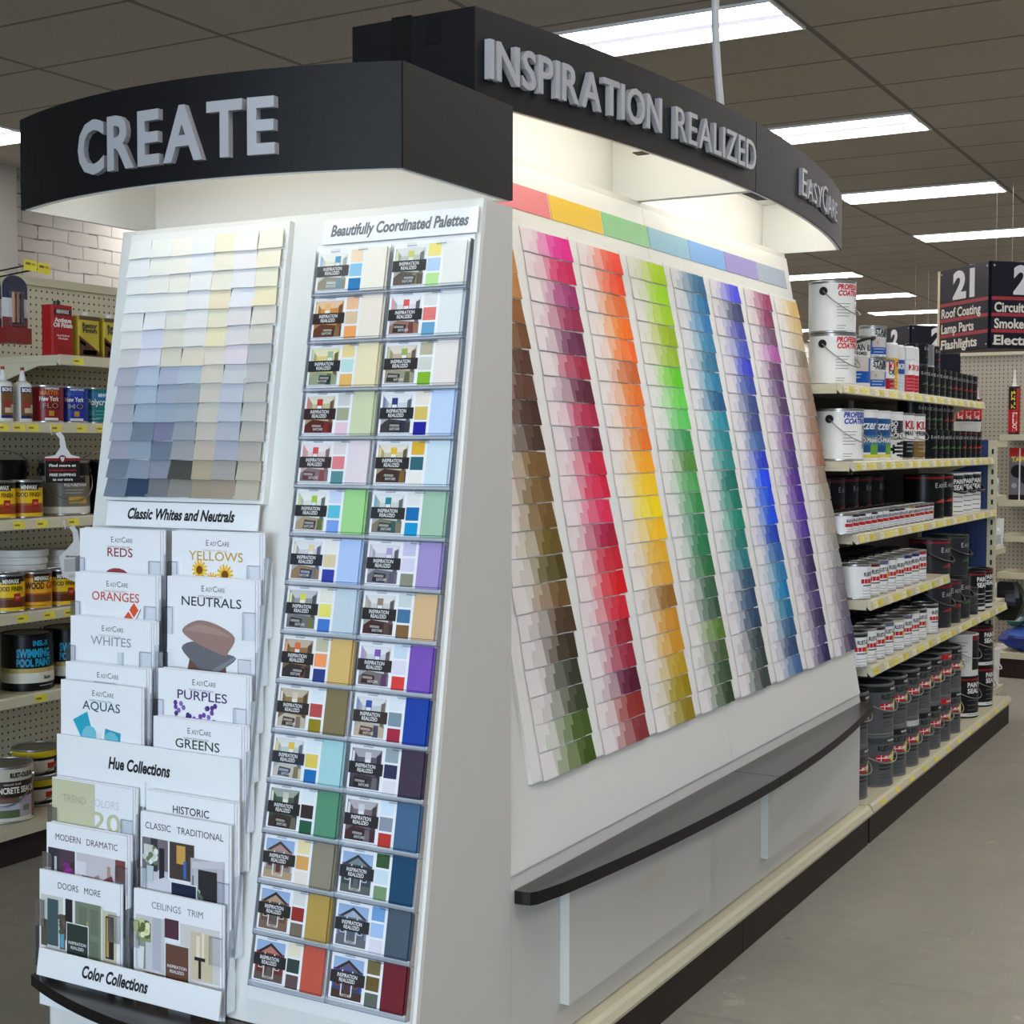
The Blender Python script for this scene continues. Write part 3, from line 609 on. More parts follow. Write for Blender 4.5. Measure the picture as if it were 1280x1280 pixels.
def collage(q, F, title, tcol, tw, tiles, boxc, box, blobs=(), polys=()):
    q.frect(F, 0, -BH, BW, 0, .0002, (240, 241, 244))
    q.text(title, on(F, BW / 2, -.0325, .0004), .0185, tcol, align='C', width=tw)
    for x0, y0, x1, y1, c in tiles: q.frect(F, x0 * BW, -.05 - y0 * .17, x1 * BW, -.05 - y1 * .17, .0003 + .00006 * tiles.index((x0, y0, x1, y1, c)), c)
    for k, (pts, c) in enumerate(polys): q.fpoly(F, [(x * BW, -.05 - y * .17) for x, y in pts], .0016 + .00004 * k, c)
    rb_ = random.Random(4)
    for cx, cy_, sx, sy, r, n, cs in blobs:
        for i in range(n): q.fpoly(F, circle((cx + rb_.uniform(-sx, sx)) * BW, -.05 - (cy_ + rb_.uniform(-sy, sy)) * .17, r * rb_.uniform(.7, 1.2), 8), .0019 + .00002 * i, cs[i % len(cs)])
    if box:
        x0, y0, x1, y1 = box
        q.frect(F, x0 * BW - .002, -.05 - y0 * .17 + .002, x1 * BW + .002, -.05 - y1 * .17 - .002, .0024, (240, 240, 244)); q.frect(F, x0 * BW, -.05 - y0 * .17, x1 * BW, -.05 - y1 * .17, .0026, boxc)
        cx = (x0 + x1) / 2 * BW; cy_ = -.05 - (y0 + y1) / 2 * .17
        q.text('INSPIRATION', on(F, cx, cy_ + .001, .0028), .0085, (235, 236, 240), align='C', width=(x1 - x0) * BW * .84, bold=.01); q.text('REALIZED', on(F, cx, cy_ - .0085, .0028), .0085, (235, 236, 240), align='C', width=(x1 - x0) * BW * .62, bold=.01)
MODERN = [(.02, 0, .16, .9, (60, 56, 66)), (.10, .1, .13, .9, (196, 196, 204)), (.16, 0, .36, .9, (84, 62, 74)), (.24, .16, .33, .42, (160, 60, 150)), (.20, .3, .23, .9, (206, 206, 214)), (.38, .0, .98, .9, (206, 200, 204)), (.38, .1, .5, .9, (224, 222, 226)), (.45, .26, .58, .5, (150, 110, 110)), (.60, .28, .74, .5, (146, 92, 96)), (.38, .38, .68, .8, (132, 30, 44)), (.76, .1, .80, .6, (180, 150, 130)), (.86, 0, .98, .9, (120, 70, 70)), (.88, .25, .97, .6, (60, 40, 44)), (.38, .6, .98, .9, (120, 44, 52))]
DOORS = [(.02, 0, .30, .62, (206, 208, 200)), (.10, .04, .24, .60, (70, 90, 96)), (.02, .3, .10, .62, (90, 84, 70)), (.26, .2, .33, .62, (110, 92, 80)), (.27, .42, .31, .6, (90, 170, 200)), (.33, 0, .42, .5, (40, 38, 42)), (.45, 0, .78, .9, (122, 134, 112)), (.50, .06, .60, .36, (108, 120, 100)), (.64, .06, .74, .36, (108, 120, 100)), (.50, .44, .60, .8, (108, 120, 100)), (.64, .44, .74, .8, (108, 120, 100)), (.80, .04, .96, .72, (206, 200, 176)), (.83, .1, .93, .6, (48, 40, 36)), (.84, .12, .87, .58, (196, 160, 90)), (.02, .66, .34, 1.0, (150, 158, 168)), (.04, .7, .10, .9, (50, 54, 84)), (.10, .82, .28, 1.0, (62, 58, 60)), (.60, .78, .97, 1.0, (170, 176, 186)), (.86, .82, .95, 1.0, (50, 52, 70))]
CEIL = [(.02, 0, .36, .62, (206, 206, 210)), (.06, .30, .14, .62, (150, 156, 146)), (.03, .08, .20, .30, (150, 160, 110)), (.05, .10, .11, .2, (236, 232, 200)), (.13, .08, .19, .18, (238, 234, 206)), (.22, .0, .32, .6, (186, 188, 196)), (.36, -.02, .52, .2, (84, 50, 64)), (.54, 0, .98, .62, (214, 210, 206)), (.66, .06, .90, .60, (212, 196, 166)), (.72, .10, .76, .34, (238, 226, 200)), (.78, .06, .81, .34, (238, 226, 200)), (.70, .34, .82, .38, (40, 36, 36)), (.745, .38, .775, .58, (40, 36, 36)), (.02, .64, .40, 1.0, (146, 108, 88)), (.06, .72, .30, .78, (196, 180, 170)), (.04, .88, .34, .94, (206, 198, 196)), (.56, .62, .98, .78, (222, 222, 228)), (.66, .80, .98, 1.05, (120, 80, 62)), (.70, .88, .98, .93, (166, 140, 126))]
CLASSIC = [(.02, 0, .32, .55, (120, 112, 120)), (.02, .36, .32, .9, (206, 206, 212)), (.12, .0, .2, .38, (58, 54, 66)), (.22, .1, .28, .5, (40, 38, 48)), (.04, .08, .15, .24, (212, 216, 206)), (.08, .24, .12, .5, (120, 140, 120)), (.34, 0, .62, .42, (72, 60, 58)), (.42, .03, .52, .24, (206, 160, 80)), (.50, .2, .53, .4, (60, 110, 190)), (.58, .14, .96, .9, (186, 184, 190)), (.66, .26, .88, .66, (44, 42, 46)), (.60, .34, .66, .86, (96, 110, 98)), (.62, .72, .96, 1.1, (208, 208, 216)), (.02, .62, .34, 1.1, (110, 102, 92)), (.06, .8, .34, .88, (66, 60, 56))]
def brochure(slot_u, t, h_top, draw, label, copies, what):
    LE = .14
    F0 = Frame(FE(slot_u, t, h_top), FE.u, FE.v + FE.n * LE, FE.n - FE.v * LE)
    F = Frame(F0(0, 0, 0), F0.u, F0.v, F0.n)
    th = thing('brochure', F(BW / 2, -BH, 0), label, 'brochure', 'brochures in the end display rack')
    q = MB(); q.fbox(F, 0, -BH, -.0024, BW, 0, -.0003, 0); q.build('pages', 'page_edge', th)
    q = MB(); draw(q, F); q.build('cover', 'printed_paper', th)
    for i in range(copies):
        du, dv, dh = .0045 * (i + 1), .0012 * (i + 1) * (1 if i % 2 else .3), -.0026 * (i + 1)
        G = Frame(F(du, dv, dh), F.u, F.v, F.n)
        q = MB(); q.fbox(G, 0, -BH, -.0024, BW, 0, 0); o = q.build('brochure', 'page_edge', loc=G(BW / 2, -BH, 0))
        tag(o, 'spare copy tucked behind the front %s brochure' % what, 'brochure', 'spare copies behind the %s brochure' % what)
    return F
slots = []
LU, RU = .034, .2885
for (u, t, h, title, col, kind, tw, cp, ds) in [
    (LU, 1.198, .050, 'REDS', (140, 24, 44), 'reds', .070, 2, 'red title'), (LU, 1.107, .050, 'ORANGES', (200, 70, 40), 'oranges', .131, 2, 'red leaves'), (LU, 1.016, .050, 'WHITES', (150, 154, 164), 'whites', .112, 3, 'grey title'),
    (LU, .921, .050, 'BLUES', (30, 40, 80), 'blues', .105, 2, 'half hidden title'), (LU, .884, .058, 'AQUAS', (26, 78, 100), 'aquas', .104, 1, 'turquoise bowls'),
    (RU, 1.200, .050, 'YELLOWS', (202, 160, 60), 'yellows', .138, 2, 'sunflowers'), (RU, 1.110, .050, 'NEUTRALS', (40, 40, 50), 'neutrals', .152, 2, 'stacked cushions'), (RU, .927, .050, 'PURPLES', (60, 34, 104), 'purples', .126, 2, 'purple blossoms'), (RU, .833, .050, 'GREENS', (30, 60, 40), 'greens', .112, 3, 'dark green title')]:
    F = brochure(u, t, h, lambda q, F, a=title, b_=col, c=kind, d=tw: cover(q, F, a, b_, c, d), 'white brochure titled %s with %s' % (title.capitalize(), ds), cp, title.lower())
    slots.append((u, t - (.055 if title == 'AQUAS' else 0), h - (.008 if title == 'AQUAS' else 0)))
def trend(q, F):
    q.frect(F, 0, -BH, BW, 0, .0002, (238, 240, 246)); q.frect(F, 0, -BH, BW * .54, -.002, .0003, (204, 202, 168))
    q.text('TREND', on(F, .030, -.046, .0006), .022, (176, 174, 146), width=.066); q.text('COLORS', on(F, .105, -.046, .0006), .022, (206, 210, 216), width=.082)
    q.text('20', on(F, .112, -.094, .0006), .054, (196, 198, 160), width=.080, bold=.012)
    for i in range(9): q.fpoly(F, [(.006 + i * .007, -.13), (.010 + i * .007, -.13), (.004 + i * .010, -.085 - .006 * (i % 3))], .0005, (120, 130, 84))
brochure(LU - .004, .684, .050, trend, 'pale olive and white brochure titled Trend Colors 20', 2, 'trend colors')
def historic(q, F):
    q.frect(F, 0, -BH, BW, 0, .0002, (240, 241, 244)); q.text('HISTORIC', on(F, BW * .52, -.036, .0005), .021, INK, align='C', width=.092, bold=.008); q.text('Interior and Exterior', on(F, BW * .52, -.047, .0005), .010, (196, 198, 206), align='C', width=.10)
brochure(RU, .688, .050, historic, 'white brochure titled Historic behind the classic one', 2, 'historic')
brochure(LU - .006, .592, .050, lambda q, F: collage(q, F, 'MODERN   DRAMATIC', (70, 20, 40), .172, MODERN, (90, 20, 30), None, [(.28, .26, .06, .10, .006, 14, ((170, 60, 160), (130, 44, 124), (60, 60, 54)))], [([(.52, .30), (.66, .22), (.70, .34), (.56, .40)], (176, 140, 138)), ([(.70, .28), (.82, .20), (.86, .34), (.74, .38)], (120, 60, 66)), ([(.40, .40), (.84, .36), (.84, .46), (.40, .52)], (146, 44, 54))]), 'brochure titled Modern Dramatic with red living room photos', 2, 'modern dramatic')
brochure(RU - .002, .648, .0572, lambda q, F: collage(q, F, 'CLASSIC   TRADITIONAL', (24, 28, 50), .198, CLASSIC, (22, 34, 62), (.37, .46, .65, .95), [(.12, .20, .07, .09, .007, 22, ((236, 238, 232), (210, 216, 204), (110, 132, 96))), (.66, .62, .05, .16, .006, 16, ((92, 110, 92), (70, 86, 72), (170, 184, 160)))], [([(.02, .55), (.30, .42), (.36, .46), (.36, .58), (.02, .72)], (214, 214, 222)), ([(.08, .32), (.16, .32), (.15, .52), (.09, .52)], (196, 206, 208)), ([(.60, .18), (.96, .12), (.96, .20), (.60, .26)], (206, 204, 210)), ([(.62, .26), (.67, .25), (.67, .72), (.62, .74)], (196, 194, 202)), ([(.88, .22), (.94, .21), (.94, .70), (.88, .70)], (196, 194, 202)), ([(.66, .80), (.96, .70), (.96, .86), (.70, .94)], (226, 226, 232))]), 'brochure titled Classic Traditional with fireplace photo and navy box', 1, 'classic traditional')
brochure(LU - .012, .497, .050, lambda q, F: collage(q, F, 'DOORS   MORE', (44, 44, 52), .118, DOORS, (46, 60, 52), (.36, .28, .62, .78), [(.18, .90, .10, .07, .007, 18, ((54, 48, 50), (70, 62, 60), (86, 70, 66))), (.29, .30, .03, .12, .005, 10, ((100, 70, 64), (80, 92, 70)))], [([(.02, .62), (.34, .70), (.34, .74), (.02, .66)], (230, 230, 234)), ([(.10, .72), (.13, .72), (.34, .92), (.34, .96)], (90, 100, 110)), ([(.445, .0), (.46, .0), (.46, .78), (.445, .78)], (222, 222, 206)), ([(.775, .0), (.80, .0), (.80, .76), (.775, .76)], (222, 222, 206)), ([(.60, .22), (.62, .22), (.62, .34), (.60, .34)], (186, 168, 110))]), 'brochure titled Doors More with green front door photo', 1, 'doors more')
brochure(RU - .006, .498, .050, lambda q, F: collage(q, F, 'CEILINGS   TRIM', (110, 112, 124), .130, CEIL, (106, 72, 56), (.38, .26, .64, .80), [(.10, .16, .07, .08, .008, 24, ((236, 236, 190), (210, 216, 150), (96, 110, 66)))], [([(.02, .62), (.36, .70), (.36, .76), (.02, .68)], (232, 232, 236)), ([(.64, .62), (.98, .60), (.98, .66), (.64, .70)], (236, 236, 240)), ([(.16, .95), (.40, .72), (.40, .80), (.24, .98)], (212, 202, 196)), ([(.05, .36), (.13, .36), (.12, .62), (.06, .62)], (226, 230, 228))]), 'brochure titled Ceilings Trim with candle photo and brown box', 1, 'ceilings trim')
slots += [(LU - .004, .684, .05), (RU, .60, .05), (LU - .006, .592, .05), (LU - .012, .497, .05), (RU - .006, .498, .05), (RU, 1.02, .05)]
rack = thing('brochure_rack', FE(.27, .30, .01), 'clear acrylic tiered brochure rack on the end display', 'brochure rack')
for (u, t, h) in slots:
    F = Frame(FE(u, t, h), FE.u, FE.v + FE.n * .14, FE.n - FE.v * .14)
    e = .0016
    for a, b_ in ((-.006, .018), (BW - .026, BW + .004)):
        q = MB(); q.fbox(F, a, -.115, .0044, b_, -.062, .0058, 0); q.fbox(F, a, -.062, .0042, b_, -.062 + e, .0062, 1)
        xe_ = b_ if a < 0 else a
        q.fbox(F, xe_ - e / 2, -.115, .0042, xe_ + e / 2, -.062, .0062, 1); q.build('clip', ['clear_acrylic', 'acrylic_edge'], rack)
    q = MB(); q.fbox(F, -.0075, -.20, -.010, -.006, -.062, .006, 1); q.build('side_wall', ['clear_acrylic', 'acrylic_edge'], rack)
    q = MB(); q.fbox(F, BW + .017, -.20, -.016, BW + .0185, -.045, .006, 0); q.fbox(F, BW + .017, -.20, .006, BW + .0185, -.045, .0072, 1); q.fbox(F, BW + .017, -.201, -.016, BW + .0185, -.199, .006, 1)
    q.build('side_wall', ['clear_acrylic', 'acrylic_edge'], rack)

# ------------------------------------------------------------------ palette cards
PAL = [[((240,215,185),(140,195,225),(30,120,180),(240,235,220)),((235,190,150),(220,195,160),(245,165,95),(240,228,212)),((240,215,150),(190,225,220),(235,185,100),(238,225,185)),((205,205,205),(165,170,140),(235,200,215),(205,212,175)),((225,215,215),(225,130,135),(85,140,145),(228,215,220)),((205,215,240),(90,190,215),(120,160,225),(160,215,140)),((235,235,230),(220,205,165),(50,60,160),(175,200,240)),((235,230,215),(235,225,110),(65,120,200),(195,210,220)),((195,190,160),(250,155,95),(40,60,130),(215,180,110)),((225,235,240),(185,75,70),(145,130,20),(130,115,80)),((225,235,240),(225,200,90),(20,110,180),(165,210,215)),((225,235,240),(50,40,40),(35,90,65),(85,145,115)),((235,220,170),(220,165,90),(235,225,215),(140,135,115)),((220,220,215),(150,40,30),(120,105,90),(180,150,75)),((235,225,200),(45,65,60),(95,75,75),(195,85,65))],
 [((240,225,130),(180,205,240),(185,225,150),(225,225,220)),((220,222,220),(225,120,115),(100,160,195),(220,225,225)),((185,175,150),(205,210,200),(130,180,40),(232,222,215)),((235,225,210),(215,190,100),(20,20,150),(190,210,240)),((225,175,45),(45,100,110),(235,232,222),(205,222,232)),((225,228,225),(0,110,175),(0,150,205),(160,195,170)),((200,195,225),(215,210,230),(140,140,120),(160,145,200)),((205,215,215),(65,115,155),(130,95,50),(215,180,135)),((205,220,235),(225,220,235),(220,60,55),(120,80,180)),((225,232,240),(125,145,160),(165,30,60),(10,60,160)),((150,165,175),(40,45,80),(225,225,230),(62,48,68)),((215,230,245),(140,150,165),(185,50,40),(65,100,135)),((50,85,40),(205,225,235),(120,150,110),(0,65,100)),((110,160,210),(165,195,235),(225,220,235),(70,85,100)),((115,100,60),(105,85,35),(95,100,90),(110,15,30))]]
# room photo on each card: wall, floor, dark, accent, kind (0 room, 1 house front)
PH = [[((226,222,206),(150,140,120),(140,150,150),(90,150,190),0),((206,140,70),(96,54,30),(70,40,26),(226,180,110),0),((222,206,130),(150,160,130),(50,52,46),(160,190,150),0),((200,192,150),(90,34,32),(80,30,30),(200,50,40),0),((226,206,206),(136,112,116),(90,60,64),(216,86,92),0),((222,224,214),(170,150,120),(50,54,60),(160,196,70),0),((206,206,206),(150,120,90),(44,52,84),(226,210,170),0),((150,152,156),(110,112,114),(48,48,50),(220,214,90),0),((150,110,70),(50,46,46),(46,42,44),(220,110,60),0),((150,120,80),(190,180,160),(66,48,38),(216,204,180),0),((196,204,196),(196,190,176),(60,70,96),(226,190,70),0),((70,90,74),(60,48,40),(40,34,28),(206,200,180),0),((196,190,186),(176,150,120),(70,56,50),(150,60,46),1),((150,110,80),(120,96,80),(44,38,36),(220,210,200),1),((160,50,44),(96,80,74),(38,34,34),(226,222,214),1)],
 [((196,200,190),(96,84,76),(80,80,84),(206,206,110),0),((216,216,220),(150,110,90),(40,36,38),(220,86,84),0),((196,176,146),(150,150,130),(58,50,46),(150,170,90),0),((206,210,216),(60,54,56),(36,34,40),(40,50,120),0),((206,196,160),(70,44,34),(50,36,34),(226,180,60),0),((206,212,206),(130,120,100),(50,60,56),(40,130,150),0),((206,204,212),(110,106,116),(40,40,44),(170,156,200),0),((206,206,200),(74,40,36),(44,28,28),(150,130,110),0),((206,206,212),(120,110,108),(60,36,40),(130,80,180),0),((196,200,206),(190,174,150),(86,56,40),(50,80,160),0),((92,84,96),(60,52,60),(28,24,30),(212,208,212),0),((120,110,116),(70,34,42),(40,32,38),(206,206,216),0),((70,80,86),(90,96,92),(44,50,54),(196,212,226),1),((130,146,170),(96,104,110),(40,44,54),(206,212,222),1),((60,90,170),(70,46,34),(56,34,28),(150,90,60),1)]]
def room_photo(q, F, w, h, spec, seed):
    wall, floor, dark, acc, kind = spec; rr = random.Random(seed); z = .0003
    q.frect(F, 0, 0, w, h, z, wall)
    P = lambda pts, c, k: q.fpoly(F, [(a * w, b_ * h) for a, b_ in pts], z + .00008 * k, c)
    if kind == 0:
        P([(0, 1), (.22, .78), (.8, .8), (1, 1)], mix(wall, (245, 245, 245), .5), 1); P([(0, 0), (0, .22), (.25, .36), (1, .30), (1, 0)], floor, 1)
        P([(0, .2), (0, 1), (.2, .8), (.2, .34)], mix(wall, dark, .25), 2)
        x = rr.uniform(.3, .6); P([(x, .45), (x + .2, .45), (x + .2, .92), (x, .92)], acc, 3); P([(x + .02, .5), (x + .18, .5), (x + .18, .74), (x + .02, .74)], (226, 230, 232), 4)
        x = rr.uniform(.05, .35); P([(x, .04), (x + .42, .02), (x + .46, .24), (x + .04, .27)], dark, 5); P([(x + .05, .16), (x + .38, .15), (x + .38, .21), (x + .06, .22)], mix(dark, (230, 224, 214), .6), 6)
        x = rr.uniform(.6, .8); P([(x, .0), (x + .2, .0), (x + .18, .30), (x + .03, .30)], mix(dark, acc, .4), 5); P([(.84, .3), (.97, .25), (.97, .9), (.84, .85)], mix(dark, wall, .3), 3)
        P([(.02, .5), (.10, .52), (.10, .9), (.02, .95)], mix(acc, (240, 240, 240), .4), 3)
    else:
        P([(0, .72), (1, .72), (1, 1), (0, 1)], (150, 176, 214) if wall[2] < 160 or wall[2] > 165 else (160, 60, 50), 1); P([(0, 0), (1, 0), (1, .2), (0, .24)], floor, 1)
        P([(.04, .70), (.5, .96), (.97, .70)], dark, 2); P([(.18, .70), (.5, .88), (.84, .70)], mix(wall, acc, .4), 3)
        P([(.06, .2), (.94, .2), (.94, .70), (.06, .70)], mix(wall, dark, .45), 2)
        for x in (.12, .70): P([(x, .3), (x + .16, .3), (x + .16, .6), (x, .6)], acc, 4); P([(x + .02, .32), (x + .14, .32), (x + .14, .58), (x + .02, .58)], dark, 5)
        P([(.42, .16), (.58, .16), (.58, .55), (.42, .55)], mix(dark, acc, .3), 4); P([(.30, .08), (.34, .08), (.34, .7), (.30, .7)], (226, 224, 218), 5); P([(.64, .08), (.68, .08), (.68, .7), (.64, .7)], (226, 224, 218), 5)
    # dark title band with the two words
    q.frect(F, -.004, h * .36, w + .005, h * .66, z + .0009, mix((34, 34, 36), dark, .35))
    q.text('INSPIRATION', on(F, w / 2, h * .525, z + .0011), .0095, (240, 240, 242), align='C', width=w * .66, bold=.010); q.text('REALIZED', on(F, w / 2, h * .41, z + .0011), .0095, (240, 240, 242), align='C', width=w * .52, bold=.010)
    q.text('EASYCARE', on(F, w / 2, h * .06, z + .0011), .0070, (236, 236, 236), align='C', width=w * .34)
pr_ = thing('palette_card_rack', FE(.74, .36, .008), 'clear acrylic rack of thirty pockets holding palette cards', 'card rack')
CWD, CHT, PIT = .160, .0835, .0935
for ci, u0 in enumerate((.568, .7455)):
    for r in range(15):
        s0 = 1.764 - PIT * (r + 1) + .006
        a, b_, c, fc = PAL[ci][r]
        lean = .03
        F = Frame(FE(u0, s0, .021), FE.u, FE.v - FE.n * lean, FE.n + FE.v * lean)
        lab = 'palette card with %s strip, %s down in %s column of the rack' % (cname(fc), ORD[r], ('left', 'right')[ci])
        t = thing('palette_card', F(CWD / 2, 0, 0), lab, 'palette card', 'palette cards in the clear rack')
        q = MB(); q.fbox(F, 0, 0, -.0035, CWD, CHT, 0, 0, (238, 239, 242)); q.build('card', 'printed_paper', t)
        q = MB(); G = Frame(F(.005, .006, 0), F.u, F.v, F.n); room_photo(q, G, .066, CHT - .012, PH[ci][r], ci * 40 + r); q.build('photo', 'printed_paper', t)
        for k, col in enumerate((a, b_, c)):
            q = MB(); y1 = CHT - .0005 - k * .0285; q.frect(F, .0785, y1 - .0245, .1065, y1, .0004, col); q.build('swatch', 'printed_paper', t)
        q = MB(); q.fbox(F, .1125, 0, -.0032, CWD + .001, CHT + .001, .0005, 0, fc); q.build('colour_strip', 'printed_paper', t)
        for k in range((1, 2, 0, 1, 2)[(r * 3 + ci) % 5]):
            q = MB(); q.fbox(F, .125, .001, -.0052 - .0022 * k, CWD + .0045 + .004 * k, CHT - .001, -.0040 - .0022 * k, 0, mix(fc, (60, 60, 70), .12)); q.build('spare_card', 'printed_paper', t)
        q = MB(); e = .0014     # pocket
        q.fbox(F, -.004, -.0075, .0022, CWD + .011, .0035, .0034, 0); q.fbox(F, -.004, -.0085, -.008, CWD + .011, -.0065, .0036, 1); q.fbox(F, -.004, .003, .0020, CWD + .011, .003 + e * .7, .0036, 1)
        q.fbox(F, -.0052, -.0085, -.008, -.0040, CHT + .002, .0036, 1)
        for x in (.030, .095): q.fbox(F, x, CHT - .002, .0012, x + .022, CHT + .004, .0022, 0); q.fbox(F, x, CHT - .0028, .0010, x + .022, CHT - .0018, .0026, 1)
        if ci: q.fbox(F, CWD + .010, -.0085, -.010, CWD + .0112, CHT + .003, .0036, 1)
        q.build('pocket', ['clear_acrylic', 'acrylic_edge'], pr_)

# ------------------------------------------------------------------ cans
def can_body(q, r, h): q.lathe([(0, .001), (r - .002, .001), (r, 0), (r + .0012, .002), (r + .0012, .005), (r, .007), (r, h - .007), (r + .0016, h - .005), (r + .0016, h - .001), (r, h), (r - .005, h), (r - .007, h - .006), (r - .008, h - .006)], 32)
PROTO = {}
def can(key, loc, label, group, rz=0.0, first=None):
    """first use builds the can at the origin with its parts, every later one is a copy"""
    loc = (loc[0], loc[1], loc[2] + .0007)
    if key not in PROTO:
        name, r, h, body, design, cat, opt = SPEC[key]
        t = thing(name, (0, 0, 0), label, cat, group)
        q = MB(); can_body(q, r, h); q.build('body', body, t)
        q = MB(); q.lathe([(r - .008, h - .009), (r - .008, h - .004), (r - .012, h - .002), (r - .018, h - .006), (0, h - .006)], 28); q.build('lid', opt.get('lid', 'steel'), t)
        if design: q = MB(); design(q, r + .0006, h); q.build('label', 'printed_label', t)
        if opt.get('bail'):
            p0 = radians(opt.get('p0', -112)); p1 = p0 + pi; dr = opt.get('drop', .07); ez = h * .80
            q = MB(); pts = []
            for i in range(21):
                t_ = i / 20; a = p0 + (p1 - p0) * t_; rr = r + .004 + .012 * sin(pi * t_); pts.append((rr * sin(a), -rr * cos(a), ez - dr * sin(pi * t_)))
            q.tube(pts, .0022 if opt['bail'] == 'wire' else .006, 6); q.build('bail_handle', 'wire' if opt['bail'] == 'wire' else 'black_plastic', t)
            for a in (p0, p1):
                q = MB(); c_ = Vector((sin(a), -cos(a), 0)); x = Vector((cos(a), sin(a), 0)); er = opt.get('ear', .010)
                ring = [c_ * (r - .003) + x * (er * cos(2 * pi * k / 14)) + Vector((0, 0, ez + er * sin(2 * pi * k / 14))) for k in range(14)]
                q.prism(ring, c_ * .008); q.build('ear', opt.get('earm', 'steel'), t)
        PROTO[key] = t; t.location = loc; t.rotation_euler = (0, 0, rz); return t
    return dup(PROTO[key], loc, rz, label, group)
RD, YL, BK, WH = (196, 34, 46), (240, 206, 40), (20, 20, 22), (236, 236, 234)
D = radians
def lines(q, r, p, z, n, w, dz, c, hh=.002):
    for i in range(n): q.patch(r, p, p + (w * (1 - .25 * ((i * 7) % 3) / 2)) / r, z - i * dz, z - i * dz + hh, c)
def prof(col, big):
    def f(q, r, h):
        q.patch(r, D(-176), D(176), .008, h - .010, WH); p = D(-64); r2 = r + .0005
        q.text('PROFESSIONAL', wrap(r2, p, h * .83), .026, col, bold=.045, shear=.2, width=.150); q.text('COATINGS', wrap(r2, p + .03, h * .71), .026, col, bold=.045, shear=.2, width=.118)
        lines(q, r2, p - .02, h * .55, 5, .055, .011, (110, 110, 112)); lines(q, r2, p - .02, h * .13, 2, .035, .009, (120, 120, 122))
        for i, (w, zz) in enumerate(big): q.text(w, wrap(r2, D(-8), h * zz), .026, (60, 60, 66), bold=.02, shear=.2)
    return f
def rust_q(band):
    def f(q, r, h):
        q.patch(r, D(-176), D(176), .007, h - .008, (234, 235, 236)); r2 = r + .0005
        if band: q.patch(r2, D(-150), D(90), h * .86, h - .008, band)
        q.patch(r2, D(-150), D(-146), .008, h - .008, (30, 34, 50))
        q.text('RUST-OLEUM', wrap(r2 + .0003, D(-48), h * .66), .020, (30, 34, 50), bold=.03, width=.085)
        q.patch(r2, D(-58), D(8), h * .46, h * .58, RD); q.patch(r2 + .0003, D(-46), D(-44), h * .46, h * .58, WH); q.patch(r2 + .0003, D(-30), D(-28), h * .46, h * .58, WH); q.patch(r2 + .0003, D(-6), D(22), h * .44, h * .60, (226, 180, 40))
        lines(q, r2, D(-50), h * .38, 1, .07, .01, (60, 64, 80), .004); lines(q, r2, D(-52), h * .24, 4, .05, .010, (150, 152, 160))
    return f
def half_pint(band):
    def f(q, r, h):
        q.patch(r, D(-176), D(176), .006, h - .007, (226, 228, 232)); r2 = r + .0005
        if band: q.patch(r2, D(-170), D(170), h * .82, h - .007, band)
        q.text('RUST-OLEUM', wrap(r2 + .0003, D(-50), h * .60), .014, (40, 42, 56), bold=.03, width=.055); q.patch(r2, D(-58), D(10), h * .38, h * .54, (186, 40, 48)); q.patch(r2 + .0003, D(-4), D(20), h * .38, h * .56, (220, 170, 50))
        lines(q, r2, D(-52), h * .26, 2, .04, .008, (150, 152, 160))
    return f
def grey_gal(q, r, h):
    q.patch(r, D(-176), D(176), .008, h - .030, (90, 91, 94)); r2 = r + .0006
    q.text('RUST-OLEUM', wrap(r2, D(-48), h * .70), .026, BK, bold=.03, width=.125)
    q.patch(r2, D(-52), D(-8), h * .50, h * .62, RD); q.patch(r2 + .0004, D(-40), D(-38), h * .50, h * .62, WH); q.patch(r2 + .0004, D(-52), D(-20), h * .555, h * .57, WH)
    for i in range(9):
        a = D(-14) + D(44) * i / 9; b_ = D(-14) + D(44) * (i + 1) / 9; k = sin(pi * (i + .5) / 9) * .11; q.patch(r2 + .0004, a, b_, h * (.565 - k), h * (.565 + k), (236, 214, 50))
    q.text('PROFESSIONAL', wrap(r2 + .0008, D(-30), h * .545), .015, WH, bold=.04, shear=.2, width=.090)
    lines(q, r2, D(-44), h * .40, 2, .06, .013, (40, 40, 44), .006); lines(q, r2, D(-44), h * .24, 2, .05, .012, (66, 66, 70))
def grey_top(c):
    def f(q, r, h): grey_gal(q, r, h); q.patch(r + .0008, D(-176), D(176), h - .030, h - .009, c); q.patch(r + .0012, D(-20), D(10), h - .023, h - .016, (190, 190, 192))
    return f
def easy(acc, gal=True, base=(14, 14, 15)):
    def f(q, r, h):
        q.patch(r, D(-176), D(176), .012, h - .009, base); r2 = r + .0006
        if acc[0] > 150: q.patch(r2, D(-170), D(170), h * .90, h - .009, (130, 30, 36))
        elif acc[1] > 100: q.patch(r2, D(-170), D(170), h * .92, h - .009, (54, 78, 60))
        q.text('E', wrap(r2, D(-42), h * .70), .030 if gal else .020, (186, 188, 190), bold=.005); q.text('ASYCARE', wrap(r2, D(-42) + (.019 if gal else .0125) / r, h * .70), .024 if gal else .016, (186, 188, 190), bold=.0)
        n = 10
        for i in range(n): a = D(-40) + D(80) * i / n; b_ = D(-40) + D(80) * (i + 1) / n; k = sin(pi * (i + .5) / n); q.patch(r2, a, b_, h * .34, h * (.36 + .09 * k), acc)
        q.patch(r2 + .0003, D(-40), D(40), h * .33, h * .36, base); lines(q, r2, D(-20), h * .2, 1, .04, .01, (120, 120, 122))
    return f
